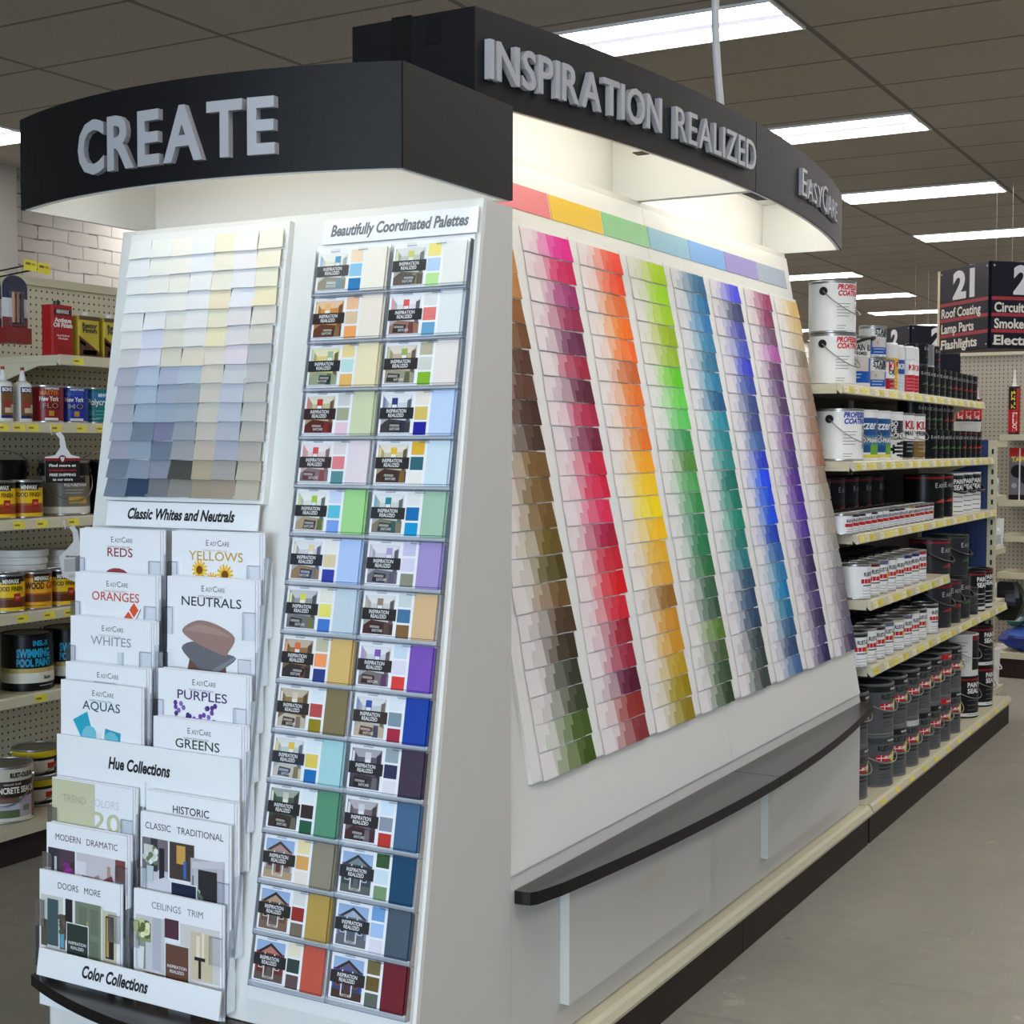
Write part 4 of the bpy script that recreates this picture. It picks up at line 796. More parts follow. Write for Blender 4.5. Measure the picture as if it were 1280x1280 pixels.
def steel_grey(acc):
    def f(q, r, h):
        easy(acc, True, (46, 47, 50))(q, r, h); q.patch(r + .0007, D(-130), D(-85), h * .40, h * .56, (84, 86, 90)); q.patch(r + .0007, D(-130), D(-85), h * .16, h * .34, (88, 90, 94))
    return f
def seal(base, ink):
    def f(q, r, h):
        q.patch(r, D(-176), D(176), .010, h - .009, base); r2 = r + .0006
        q.patch(r2, D(-170), D(170), h * .90, h - .009, (40, 62, 52) if base[0] > 100 else (130, 30, 36)); q.patch(r2, D(-74), D(40), h * .56, h * .90, BK)
        q.text('PAINT+', wrap(r2 + .0004, D(-52), h * .745), .030, (236, 236, 234), bold=.03, width=.090); q.text('SEAL', wrap(r2 + .0004, D(-52), h * .60), .030, (236, 236, 234), bold=.03, width=.070)
        lines(q, r2, D(-52), h * .42, 4, .07, .022, ink, .004)
        if base[0] < 100: q.patch(r2, D(-176), D(176), .008, h * .12, (230, 230, 228))
    return f
def stain(q, r, h):
    q.patch(r, D(-176), D(176), .008, h - .012, WH); r2 = r + .0006
    q.patch(r2, D(-110), D(60), h * .10, h * .58, (28, 84, 176)); q.patch(r2 + .0004, D(-80), D(-10), h * .32, h * .60, (206, 198, 192)); q.patch(r2 + .0008, D(-62), D(-54), h * .40, h * .50, (190, 170, 150))
    q.text('STAIN', wrap(r2 + .0006, D(-70), h * .72), .032, BK, bold=.03, width=.060); q.text('BLOCKING', wrap(r2 + .0006, D(-18), h * .72), .032, BK, bold=.03, width=.08); q.text('PRIMER', wrap(r2 + .0006, D(-60), h * .63), .018, (60, 60, 64), bold=.03); lines(q, r2 + .0004, D(-74), h * .25, 2, .05, .012, (170, 196, 226), .004)
def zz(q, r, h):
    q.patch(r, D(-176), D(176), .008, h - .010, WH); r2 = r + .0006
    q.patch(r2, D(-72), D(60), h * .16, h * .84, (36, 84, 140)); q.patch(r2 + .0003, D(-72), D(60), h * .30, h * .50, (60, 120, 160)); q.patch(r2 + .0003, D(-30), D(60), h * .12, h * .34, (110, 170, 60)); q.patch(r2, D(-72), D(60), h * .06, h * .12, (232, 220, 90))
    q.text('1zzer', wrap(r2 + .0008, D(-68), h * .62), .046, WH, bold=.02, shear=.15, width=.090); q.text('PRO-PRIMER', wrap(r2 + .0008, D(-70), h * .36), .024, WH, bold=.04, width=.11)
def bcan(q, r, h):
    q.patch(r, D(-176), D(176), .008, h - .010, WH); r2 = r + .0006
    q.patch(r2, D(-60), D(60), h * .42, h * .82, (44, 44, 50)); q.patch(r2 + .0003, D(-80), D(-62), h * .45, h * .72, (140, 34, 60))
    for k, (w, z) in enumerate((('BO', .70), ('VE', .58), ('BOND', .46))): q.text(w, wrap(r2 + .0005, D(-50), h * z), .028, WH, bold=.03)
    for i in range(8):
        a = D(-56) + D(112) * i / 8; k = sin(pi * (i + .5) / 8) * .17; q.patch(r2, a, a + D(14), h * (.22 - k), h * (.22 + k), BK)
    for z in (.28, .20, .12): q.patch(r2 + .0006, D(-36), D(30), h * z, h * (z + .03), WH)
def kilz(low, sub):
    def f(q, r, h):
        q.patch(r, D(-176), D(176), h * .40, h - .010, WH); q.patch(r, D(-176), D(176), .008, h * .40, low); r2 = r + .0006
        q.text('KILZ', wrap(r2, D(-40), h * .66), .044, (180, 28, 44), bold=.04); q.text(sub, wrap(r2, D(-40), h * .52), .026, (30, 30, 34), bold=.03); lines(q, r2, D(-34), h * .34, 3, .05, .016, (150, 150, 146), .005)
        if low[0] > 60: q.patch(r2, D(-10), D(20), h * .14, h * .30, mix(low, (255, 255, 255), .25))
    return f
GOLD = (134, 106, 48)
def woodfin(low):
    def f(q, r, h):
        q.patch(r, D(-176), D(176), .006, h - .007, (238, 196, 34)); r2 = r + .0005
        q.patch(r2, D(-176), D(176), h * .80, h - .007, BK); q.patch(r2, D(-176), D(176), h * .14, h * .40, low); q.patch(r2 + .0002, D(-176), D(176), h * .34, h * .40, mix(low, (240, 190, 60), .25))
        q.patch(r2 + .0004, D(-36), D(30), h * .74, h * .90, (18, 16, 14)); q.text('MINWAX', wrap(r2 + .0007, D(-32), h * .76), .020, (240, 236, 224), bold=.03, width=.054)
        q.text('WOOD FINISH', wrap(r2 + .0004, D(-62), h * .57), .020, (70, 44, 20), bold=.02, width=.098); q.patch(r2 + .0006, D(4), D(28), h * .30, h * .50, (180, 40, 34)); q.text('250', wrap(r2 + .0009, D(9), h * .37), .010, (236, 210, 180))
    return f
def gelstain(q, r, h):
    q.patch(r, D(-176), D(176), .006, h - .007, (240, 176, 40)); r2 = r + .0005
    q.patch(r2, D(-176), D(176), h * .84, h - .007, (150, 84, 30)); q.patch(r2 + .0004, D(-20), D(40), h * .74, h * .94, (18, 16, 14)); q.text('MINWAX', wrap(r2 + .0007, D(-17), h * .77), .020, (240, 236, 224), bold=.03, width=.052)
    q.text('WOOD', wrap(r2 + .0004, D(-48), h * .55), .030, (60, 40, 26), bold=.04, width=.062); q.text('GEL', wrap(r2 + .0004, D(24), h * .55), .030, (190, 60, 30), bold=.03); q.patch(r2, D(-52), D(50), h * .20, h * .44, (122, 72, 36)); q.patch(r2 + .0003, D(-52), D(50), h * .40, h * .44, (200, 96, 40)); lines(q, r2, D(-50), h * .10, 1, .07, .01, (80, 60, 20))
def quartcol(base, top, word, word2, tc):
    def f(q, r, h):
        q.patch(r, D(-176), D(176), .006, h - .007, base); r2 = r + .0005
        q.text(top, wrap(r2, D(-20), h * .88), .011, (236, 236, 236), bold=.03, width=.05); q.text('MASTER', wrap(r2, D(-36), h * .74), .020, tc, bold=.02, width=.064)
        q.text(word, wrap(r2, D(-38), h * .58), .022, (236, 232, 226), bold=.03, width=.066); q.patch(r2, D(-34), D(34), h * .36, h * .52, mix(base, (20, 20, 30), .45)); q.text(word2, wrap(r2 + .0003, D(-26), h * .39), .024, mix(base, (240, 220, 180), .5), bold=.01, width=.052)
        q.patch(r2 + .0002, D(-6), D(12), h * .18, h * .32, (186, 140, 60)); q.patch(r2, D(-20), D(28), h * .06, h * .13, (230, 226, 214))
    return f
def polyc(q, r, h):
    q.patch(r, D(-176), D(176), .006, h - .007, (28, 118, 118)); r2 = r + .0005
    q.patch(r2, D(-60), D(60), h * .62, h * .86, (40, 120, 170)); q.text('MINWAX', wrap(r2 + .0003, D(-14), h * .74), .017, WH, bold=.03, width=.05); q.text('Polycrylic', wrap(r2 + .0003, D(-52), h * .52), .030, WH, bold=.02, width=.088)
    q.patch(r2, D(-56), D(-28), h * .22, h * .36, (60, 150, 146)); lines(q, r2, D(-24), h * .34, 3, .05, .012, (120, 186, 180)); lines(q, r2, D(-52), h * .12, 2, .04, .010, (150, 206, 200))
def deft(q, r, h):
    q.patch(r, D(-176), D(176), h * .72, h - .009, (22, 22, 24)); q.patch(r, D(-176), D(176), h * .16, h * .72, (122, 116, 106)); q.patch(r, D(-176), D(176), .008, h * .16, (226, 224, 214)); r2 = r + .0006
    q.text('DEFTHANE', wrap(r2, D(-24), h * .60), .026, (30, 28, 28), bold=.05, width=.100); q.text('POLYURETHANE', wrap(r2, D(-12), h * .53), .014, (232, 228, 220), bold=.04, width=.085); q.patch(r2, D(-2), D(44), h * .22, h * .34, (206, 170, 84)); q.text('SATIN', wrap(r2 + .0003, D(10), h * .26), .012, (120, 90, 40)); lines(q, r2, D(-10), h * .46, 2, .07, .010, (190, 186, 178))
def pool(q, r, h):
    q.patch(r, D(-176), D(176), .008, h - .009, (16, 18, 22)); r2 = r + .0006; cy_ = (40, 160, 200)
    q.text('INSL-X', wrap(r2, D(6), h * .80), .024, cy_, bold=.04, width=.056); q.text('SWIMMING', wrap(r2, D(-30), h * .60), .038, cy_, bold=.05, width=.115); q.text('POOL PAINT', wrap(r2, D(-30), h * .44), .034, cy_, bold=.05, width=.120)
    q.patch(r2, D(-120), D(100), h * .32, h * .40, (196, 176, 110)); q.patch(r2, D(-120), D(100), h * .14, h * .32, (226, 224, 212)); q.text('Satin', wrap(r2 + .0003, D(30), h * .20), .016, BK, bold=.03, shear=.2); lines(q, r2, D(20), h * .08, 1, .06, .01, (206, 206, 200))
def concrete(q, r, h):
    q.patch(r, D(-176), D(176), h * .74, h - .009, (196, 190, 172)); q.patch(r, D(-176), D(176), h * .46, h * .74, (52, 36, 30)); q.patch(r, D(-176), D(176), .008, h * .46, (96, 70, 50)); r2 = r + .0006
    q.text('RUST-OLEUM', wrap(r2, D(-2), h * .80), .022, BK, bold=.05, width=.085); q.text('natural look', wrap(r2, D(-16), h * .67), .012, (226, 220, 206)); q.text('CONCRETE SEALER', wrap(r2, D(-46), h * .53), .028, (236, 230, 214), bold=.03, width=.160)
    q.patch(r2, D(-30), D(18), h * .10, h * .44, (86, 104, 70)); q.patch(r2 + .0003, D(-30), D(18), h * .24, h * .36, (180, 180, 196)); q.patch(r2 + .0003, D(-26), D(10), h * .38, h * .44, (120, 84, 80)); q.patch(r2 + .0003, D(18), D(54), h * .10, h * .46, (176, 160, 176)); q.patch(r2 + .0005, D(26), D(44), h * .2, h * .3, (110, 130, 90)); q.patch(r2 + .0003, D(-30), D(54), h * .04, h * .10, (206, 200, 186))
def yellowband(q, r, h):
    q.patch(r, D(-176), D(176), .008, h - .009, (30, 30, 30)); r2 = r + .0006; q.patch(r2, D(-176), D(176), h * .70, h * .92, (206, 180, 40)); q.patch(r2, D(-60), D(30), h * .2, h * .6, (226, 222, 210)); q.patch(r2 + .0003, D(10), D(60), h * .3, h * .5, (190, 50, 36))
def yellowgreen(q, r, h): q.patch(r, D(-176), D(176), .008, h - .009, (206, 200, 50)); q.patch(r + .0005, D(-60), D(80), h * .3, h * .5, (60, 160, 120)); q.patch(r + .0005, D(-60), D(80), h * .6, h * .8, (40, 40, 30))
G_, Q_, H_ = (.084, .187), (.054, .124), (.0375, .073)
B1 = {'bail': 'wire', 'lid': 'steel'}
SPEC = {
 'prof_red': ('paint_can', *G_, 'steel', prof((206, 40, 50), [('Exterior', .62), ('Latex', .48), ('Primer', .36)]), 'paint can', {'bail': 'wire', 'ear': .015, 'earm': 'black_plastic', 'p0': -98, 'drop': .085}),
 'prof_blue': ('paint_can', *G_, 'steel', prof((40, 70, 170), [('Interior', .60), ('Latex', .48), ('Drywall', .36), ('Primer', .24)]), 'paint can', {'bail': 'wire', 'ear': .015, 'earm': 'black_plastic', 'p0': -98, 'drop': .085}),
 'stain': ('paint_can', .078, .196, 'steel', stain, 'paint can', {'bail': 'strap', 'drop': -.035, 'lid': 'black_plastic', 'p0': -80}), 'stain_q': ('paint_can', .052, .124, 'steel', stain, 'paint can', {'lid': 'black_plastic'}),
 'zz': ('paint_can', *G_, 'white_plastic', zz, 'paint can', dict(B1)), 'bcan': ('paint_can', *G_, 'white_plastic', bcan, 'paint can', dict(B1)),
 'kilz_b': ('paint_can', *G_, 'steel', kilz((24, 24, 26), 'MAX'), 'paint can', dict(B1)), 'kilz_g': ('paint_can', *G_, 'steel', kilz(GOLD, 'PREMIUM'), 'paint can', dict(B1)), 'kilz_q': ('paint_can', *Q_, 'steel', kilz((186, 30, 44), 'ORIGINAL'), 'paint can', {}),
 'dark_p': ('paint_can', .048, .098, 'dark_can', easy((92, 100, 60), False, (24, 24, 27)), 'paint can', {}), 'dark_pr': ('paint_can', .048, .098, 'dark_can', easy((150, 40, 44), False, (24, 21, 23)), 'paint can', {}), 'dark_q': ('paint_can', *Q_, 'dark_can', easy((92, 100, 60), False, (24, 24, 27)), 'paint can', {'lid': 'steel'}), 'dark_qr': ('paint_can', *Q_, 'dark_can', easy((150, 40, 44), False, (24, 21, 23)), 'paint can', {'lid': 'steel'}), 'steel_q': ('paint_can', .048, .098, 'steel', None, 'paint can', {}),
 'ec_g': ('paint_can', .054, .123, 'black_can', easy((70, 112, 56), False), 'paint can', {}), 'ec_r': ('paint_can', *Q_, 'black_can', easy((170, 44, 40), False), 'paint can', {}),
 'ec_gal': ('paint_can', *G_, 'black_can', easy((176, 60, 52)), 'paint can', {}),
 'seal_w': ('paint_can', *G_, 'white_plastic', seal(WH, (120, 122, 126)), 'paint can', {'bail': 'strap', 'drop': .05}), 'seal_k': ('paint_can', .070, .187, 'black_can', seal((22, 22, 24), (190, 190, 190)), 'paint can', {'lid': 'black_plastic'}),
 'sg_r': ('paint_can', *G_, 'dark_can', steel_grey((170, 56, 48)), 'paint can', {'bail': 'strap', 'drop': .06, 'ear': .022, 'earm': 'black_plastic', 'p0': -100}), 'sg_g': ('paint_can', *G_, 'dark_can', steel_grey((70, 112, 70)), 'paint can', {'bail': 'strap', 'drop': .055, 'ear': .022, 'earm': 'black_plastic', 'p0': -100}), 'sg_q': ('paint_can', *Q_, 'dark_can', easy((80, 100, 60), False, (60, 62, 66)), 'paint can', {}),
 'back_q': ('paint_can', *Q_, 'dark_can', None, 'paint can', {'lid': 'black_plastic'}), 'back_h': ('paint_can', *H_, 'dark_can', None, 'paint can', {'lid': 'steel'}),
 'pail_red': ('pail', .086, .19, 'black_can', seal((20, 20, 22), (90, 92, 96)), 'pail', {'bail': 'wire', 'drop': .06, 'lid': 'black_plastic'}), 'pail_white': ('pail', .086, .19, 'white_plastic', lambda q, r, h: (q.patch(r, D(-176), D(176), .006, h - .008, (222, 222, 218)), lines(q, r + .0005, D(-110), h * .8, 9, .09, .014, (150, 150, 148), .003), q.patch(r + .0005, D(-35), D(60), h * .15, h * .98, (26, 26, 28)), q.patch(r + .0005, D(-105), D(-80), h * .06, h * .16, (70, 70, 70)), q.patch(r + .0008, D(-35), D(60), h * .86, h * .98, (130, 30, 36))), 'pail', {'bail': 'wire', 'lid': 'white_plastic'}),
 'wood_r': ('stain_can', *Q_, 'steel', woodfin((150, 64, 36)), 'stain can', {}), 'wood_b': ('stain_can', *Q_, 'steel', woodfin((96, 48, 26)), 'stain can', {}), 'gel': ('stain_can', *Q_, 'steel', gelstain, 'stain can', {}),
 'ny_red': ('varnish_can', *Q_, 'steel', quartcol((136, 28, 32), 'VARATHANE', 'New York', 'FLO', (206, 130, 50)), 'varnish can', {}), 'ny_blue': ('varnish_can', *Q_, 'steel', quartcol((30, 56, 160), 'VARATHANE', 'New York', 'MO', (60, 100, 190)), 'varnish can', {}), 'polyc': ('varnish_can', *Q_, 'steel', polyc, 'varnish can', {'lid': 'black_plastic'}),
 'deft': ('varnish_can', *G_, 'steel', deft, 'varnish can', {'bail': 'wire', 'drop': .10, 'ear': .016, 'earm': 'black_plastic', 'p0': -85}), 'blackgal': ('paint_can', *G_, 'black_can', None, 'paint can', {'bail': 'wire', 'drop': -.07, 'ear': .018, 'earm': 'dark_can', 'p0': -95}),
 'pool': ('paint_can', *G_, 'black_can', pool, 'paint can', {}), 'concrete': ('sealer_can', *G_, 'steel', concrete, 'sealer can', {'bail': 'wire', 'drop': .09}), 'yband': ('sealer_can', .078, .098, 'steel', yellowband, 'sealer can', {'bail': 'wire', 'drop': .06}), 'ygreen': ('paint_can', *G_, 'steel', yellowgreen, 'paint can', {}),
}
for i, c in enumerate((None, (110, 36, 44), (90, 104, 130), (226, 226, 226), (34, 44, 100), (170, 36, 46), (40, 42, 44), (206, 192, 160))): SPEC['rq%d' % i] = ('paint_can', *Q_, 'steel', rust_q(c), 'paint can', {'lid': 'dark_can' if i == 6 else 'steel'})
for i, c in enumerate((None, (40, 42, 48), (110, 30, 40), (226, 170, 40))): SPEC['hp%d' % i] = ('paint_can', *H_, 'steel', half_pint(c), 'paint can', {})
for i, c in enumerate(((26, 26, 28), (64, 74, 78), (206, 206, 206), (190, 36, 44))): SPEC['gg%d' % i] = ('paint_can', *G_, 'grey_can', grey_top(c), 'paint can', {'bail': 'wire', 'drop': .06, 'lid': 'dark_can'})

# ------------------------------------------------------------------ shelving
def shelf(t, x0, x1, yf, yb, z, tags=(), tagc=(232, 214, 70), tw=.05):
    q = MB(); q.box(x0, yf + .014, z - .022, x1, yb, z); s_ = q.build('shelf', 'cream_metal', t)
    q = MB(); pr = [(yf + .0135, z - .0005), (yf + .004, z + .002), (yf, z - .004), (yf - .005, z - .032), (yf + .002, z - .035), (yf + .0135, z - .024)]
    q.prism([(x0, y, zz_) for y, zz_ in pr], (x1 - x0, 0, 0)); q.build('price_rail', 'cream_metal', s_)['_b'] = t['_b']
    for o in (s_.children): o.location = (0, 0, 0)
    for k, x in enumerate(tags):
        q = MB(); w = tw; c = tagc if not isinstance(tagc, list) else tagc[k % len(tagc)]
        q.face([(x, yf - .0052, z - .029), (x + w, yf - .0052, z - .029), (x + w, yf - .0008, z - .006), (x, yf - .0008, z - .006)], 0, c)
        q.face([(x + w * .1, yf - .0040, z - .0205), (x + w * .55, yf - .0040, z - .0205), (x + w * .55, yf - .0030, z - .0145), (x + w * .1, yf - .0030, z - .0145)], 0, mix(c, (80, 60, 30),   .14 if tw > .05 else .6))
        o = q.build('price_tag', 'printed_paper', s_); o['_b'] = t['_b']
    for sx, ex_ in ((x0, 1), (x1, -1)):
        q = MB(); q.prism([(sx, yf + .016, z - .0225), (sx, yb, z - .0225), (sx, yb, z - .10), (sx, yb - .06, z - .10), (sx, yf + .10, z - .034), (sx, yf + .016, z - .034)], (.004 * ex_, 0, 0)); q.build('bracket', 'cream_metal', s_)['_b'] = t['_b']
    return s_
XA, XB, XC = 4.858, 6.10, 7.35
t = thing('gondola_shelving', (XA, 1.8, 0), 'tall cream shelving of paint cans beyond the colour chip display', 'shelving unit')
for x0, x1 in ((XA, XB), (XB, XC)):
    q = MB(); q.box(x0 + .015, 1.79, DZ, x1 - .015, 1.80, 1.62); q.build('back_panel', 'pegboard_shaded', t)
for x in (XA, XB, XC - .02):
    q = MB(); q.box(x - .012, 1.775, DZ, x + .012, 1.815, 1.64); q.build('upright', 'cream_metal', t)
YTAG = [(240, 230, 120), (238, 234, 190), (226, 208, 60), (238, 234, 206), (232, 220, 110)]
SH = {1: (1.478, 1.585, XC), 2: (1.430, 1.313, XC), 3: (1.415, 1.058, XC), 4: (1.364, .830, 6.13), 5: (1.357, .598, XC)}
for k, (yf, z, xe2) in SH.items():
    xs = [XA + .10 + .066 * i for i in range(40) if XA + .10 + .066 * i < xe2 - .07]; xs = [x for i, x in enumerate(xs) if (i * 7 + k) % 6 != 0][:32]
    shelf(t, XA + .075, xe2, yf, 1.788, z, xs, YTAG[k % 3:] + YTAG[:k % 3], .058)
tb = gondola_base('low_shelf_unit', XA, XC, 'low brown and cream shelving base under the grey paint cans', 1.80)
for k in range(12):
    x = XA + .10 + .2 * k
    q = MB(); q.face([(x, KY - .0035, .1125), (x + .055, KY - .0035, .1125), (x + .055, KY + .0035, .1285), (x, KY + .0035, .1285)], 0, (236, 214, 90)); q.build('price_tag', 'printed_paper', tb)
# end panel of that run with slotted upright and small end shelves
t = thing('end_shelving', (7.40, 1.8, 0), 'narrow end shelving with blue pegboard at the far end of the paint aisle', 'shelving unit')
q = MB(); q.box(7.358, 1.46, DZ, 7.366, 2.20, 1.40); q.build('back_panel', 'pegboard_blue', t)
q = MB(); q.box(7.355, 1.418, 0.0, 7.385, 1.458, 1.40)
q.build('upright', 'cream_metal', t)
for i in range(24): q = MB(); q.box(7.3535, 1.431, .18 + .05 * i, 7.3552, 1.441, .205 + .05 * i); q.build('slot', 'black_plastic', t)
for z in (1.395, 1.12, .855, .59, .145):
    q = MB(); q.box(7.387, 1.42, z - .03, 7.64, 2.2, z); q.build('shelf', 'cream_metal', t)
q = MB(); q.box(7.387, 1.44, 0, 7.60, 2.2, .11); q.build('kick_plate', 'kick_brown', t)

# ------------------------------------------------------------------ cans on the right shelving
rc = random.Random(3)
def jr(): return rc.uniform(-.12, .12)
T1, T2, T3, T4, T5 = (SH[k][1] for k in (1, 2, 3, 4, 5)); TB_ = DZ - .004
g1 = 'cans on the top shelf beyond the chip display'
can('prof_red', (5.155, 1.578, T1), 'white gallon paint can with red lettering, lower of two stacked on top shelf', g1, .0)
can('prof_red', (5.150, 1.580, T1 + .188), 'white gallon paint can with red lettering, upper of two stacked on top shelf', g1, .06)
can('stain', (5.405, 1.590, T1), 'white and blue stain primer can with black handle beside the stacked white gallons', g1)
can('stain_q', (5.60, 1.556, T1), 'small white and blue primer can, lower of the stacked pair on top shelf', g1)
can('stain_q', (5.60, 1.556, T1 + .125), 'small white and blue primer can, upper of the stacked pair on top shelf', g1, .1)
can('kilz_q', (5.722, 1.555, T1), 'small red and white primer can beside the stacked blue primer cans', g1)
def spray(loc, base, word, wc, low, label, cap='white_plastic'):
    t = thing('spray_can', (0, 0, 0), label, 'spray can', 'spray cans on the top shelf'); r, h = .033, .150
    q = MB(); q.lathe([(0, .001), (r - .002, 0), (r + .001, .003), (r, .006), (r, h - .012), (r - .004, h - .004), (r - .012, h), (0, h)], 24); q.build('body', 'white_plastic', t)
    q = MB(); q.patch(r + .0005, D(-176), D(176), .008, h * .52, low); q.patch(r + .0005, D(-176), D(176), h * .52, h - .014, base); q.text(word, wrap(r + .001, D(-60), h * .66), .030, wc, bold=.04, width=.062); lines(q, r + .001, D(-70), h * .40, 4, .04, .014, mix(low, (255, 255, 255), .4), .004); q.build('label', 'printed_label', t)
    q = MB(); q.lathe([(r - .001, h - .010), (r + .0005, h - .008), (r - .001, h + .040), (r - .006, h + .048), (0, h + .048)], 24); q.build('cap', cap, t)
    t.location = (loc[0], loc[1], loc[2] + .0007)
spray((5.815, 1.545, T1), (236, 180, 30), 'UV', (180, 40, 30), (232, 176, 40), 'yellow spray can with white cap on top shelf')
spray((5.890, 1.560, T1), (50, 80, 150), 'KRUD', (230, 232, 240), (206, 214, 222), 'blue and white spray can, left of the pair beside the yellow one')
spray((5.962, 1.555, T1), (60, 86, 150), 'KRUD', (230, 232, 240), (206, 214, 222), 'blue and white spray can, right of the pair beside the yellow one')
spray((6.045, 1.535, T1), (236, 236, 236), 'KILZ', (190, 30, 44), (196, 40, 52), 'red and white spray can, left of the pair before the dark cans')
spray((6.118, 1.535, T1), (236, 236, 236), 'KILZ', (190, 30, 44), (196, 40, 52), 'red and white spray can, right of the pair before the dark cans')
for i in range(10): can('dark_q' if i < 5 else 'dark_qr', (6.225 + .112 * i, 1.545, T1), 'dark quart can, %s along the bottom row of dark cans on top shelf' % ORD[i], g1, jr())
for i, kk in enumerate(('dark_p', 'steel_q', 'dark_pr')): can(kk, (6.27 + .105 * i, 1.548, T1 + .125), ('dark quart can stacked leftmost on the dark row', 'bare shiny steel quart can stacked on the dark row', 'dark quart can stacked right of the bare steel one')[i], g1, jr())
g2 = 'cans on the second shelf beyond the chip display'
can('prof_blue', (5.10, 1.532, T2), 'white gallon paint can with blue lettering on the second shelf', g2)
can('zz', (5.285, 1.532, T2), 'white gallon can with blue and green label, left of two alike', g2); can('zz', (5.468, 1.532, T2), 'white gallon can with blue and green label, right of two alike', g2, .12)
can('bcan', (5.649, 1.532, T2), 'white gallon can with black block and black circle on second shelf', g2)
can('kilz_b', (5.830, 1.532, T2), 'white over black gallon primer can with red lettering on second shelf', g2); can('kilz_g', (6.011, 1.532, T2), 'white over gold gallon primer can with red lettering on second shelf', g2)
for i in range(9): can('ec_g' if i < 5 else 'ec_r', (6.165 + .114 * i + .03, 1.495, T2), 'black quart can with %s swoosh, %s in bottom row on second shelf' % ('green' if i < 5 else 'red', ORD[i]), g2, jr())
for i in range(6): can('ec_g' if i < 4 else 'ec_r', (6.195 + .114 * i, 1.552, T2 + .1245), 'black quart can, %s in the upper row on second shelf' % ORD[i], g2, jr())
g3 = 'cans on the third shelf beyond the chip display'
for i in range(16): can('hp%d' % ((0, 1, 1, 0, 1, 0, 0, 1, 1, 2, 0, 3, 2, 2, 2, 2)[i]), (4.915 + .079 * i, 1.465, T3), 'small white half pint can, %s along the front of third shelf' % ORD[i], g3, jr())
for j in range(1):
    for i in range(15): can('back_h', (4.92 + .08 * i, 1.546 + .08 * j, T3), 'half pint can behind the front row on third shelf, only its lid showing', 'half pint cans in back rows of the third shelf')
for i in range(6): can('ec_gal', (5.04 + .186 * i, 1.690, T3), 'black gallon can with red band, %s in the back row on third shelf' % ORD[i], g3, .3 + jr())
for i in range(2): can('ec_gal', (6.29 + .172 * i, 1.515, T3), 'black gallon can with red band, %s at the front of third shelf' % ('left' if not i else 'right'), g3)
for i in range(3): can('seal_w', (6.68 + .185 * i, 1.515, T3), 'white gallon can with black panel, %s from left on third shelf' % ORD[i], g3, jr())
g4 = 'cans on the short fourth shelf beyond the chip display'
for i, k in enumerate((0, 1, 2, 3, 3, 4, 4, 5)): can('rq%d' % k, ((4.985, 5.10, 5.212, 5.325, 5.44, 5.556, 5.672, 5.79)[i], 1.435, T4), 'white quart can with %s top band, %s along front of fourth shelf' % (('no', 'maroon', 'grey blue', 'white', 'white', 'navy', 'navy', 'red')[i], ORD[i]), g4, jr())
for j in range(2):
    for i in range(9): can('back_q', (4.95 + .115 * i, 1.55 + .112 * j, T4), 'quart can behind the front row on fourth shelf, only its lid showing', 'quart cans in back rows of the fourth shelf')
g5 = 'cans on the fifth shelf beyond the chip display'
for i, k in enumerate((6, 0, 6, 2, 7, 2, 3, 6, 6)): can('rq%d' % k, ((4.925, 5.042, 5.158, 5.275, 5.425, 5.545, 5.66, 5.775, 5.975)[i], 1.428, T5), 'white quart can, %s along the front of the fifth shelf' % ORD[i], g5, jr())
for j in range(2):
    for i in range(10): can('back_q', (4.95 + .115 * i, 1.541 + .112 * j, T5), 'quart can behind the front row on fifth shelf, only its lid showing', 'quart cans in back rows of the fifth shelf')
for i, (x, kk) in enumerate(((6.225, 'sg_r'), (6.41, 'sg_r'), (6.60, 'sg_g'))): can(kk, (x, 1.462, T5), 'dark grey gallon can, %s of the bottom three on fifth shelf' % ORD[i], g5, jr())
can('sg_q', (6.765, 1.43, T5), 'dark grey quart can right of the dark gallons on fifth shelf', g5)
for i in range(2): can('seal_k', (6.92 + .165 * i, 1.445, T5), 'black can with white foot, %s at the far end of fifth shelf' % ('left' if not i else 'right'), g5)
can('sg_r', (6.225, 1.470, T5 + .188), 'dark gallon can with black strap handle, left of the stacked upper two', g5); can('sg_g', (6.59, 1.470, T5 + .188), 'dark gallon can with black strap handle, right of the stacked upper two', g5, .05)
gb = 'grey gallon cans on the base shelf'
for i, (x, lo, hi) in enumerate(((4.955, 1, 0), (5.20, 1, 0), (5.39, 0, 0), (5.578, 2, 0), (5.762, 0, 0), (5.942, 0, 0), (6.122, 3, 3), (6.315, 0, 0))):
    for lev, k in ((0, lo), (1, hi)): can('gg%d' % k, (x, 1.435 if i else 1.46, TB_ + .188 * lev), 'grey gallon paint can, %s stack from the display, %s of two' % (ORD[i], 'lower' if not lev else 'upper'), gb, jr())
for i in range(6):
    for lev in range(2): can('gg0', (5.05 + .205 * i, 1.63, TB_ + .188 * lev), 'grey gallon paint can in the hidden second row, %s stack, %s' % (ORD[i], 'lower' if not lev else 'upper'), gb, jr())
can('pail_red', (6.72, 1.445, TB_), 'black pail with white foot, left lower pail at end of base shelf', 'pails at the end of the base shelf'); can('pail_red', (7.05, 1.445, TB_), 'black pail with white foot, right lower pail at end of base shelf', 'pails at the end of the base shelf', .2)
can('pail_white', (6.72, 1.448, TB_ + .191), 'white and black pail stacked upside on the left black pail', 'pails at the end of the base shelf')
PROTO['pail_white']['label'] = 'white pail with fine print stacked on the left black pail'
can('pail_red', (7.05, 1.448, TB_ + .191), 'black pail stacked on the right black pail at shelf end', 'pails at the end of the base shelf', .1)

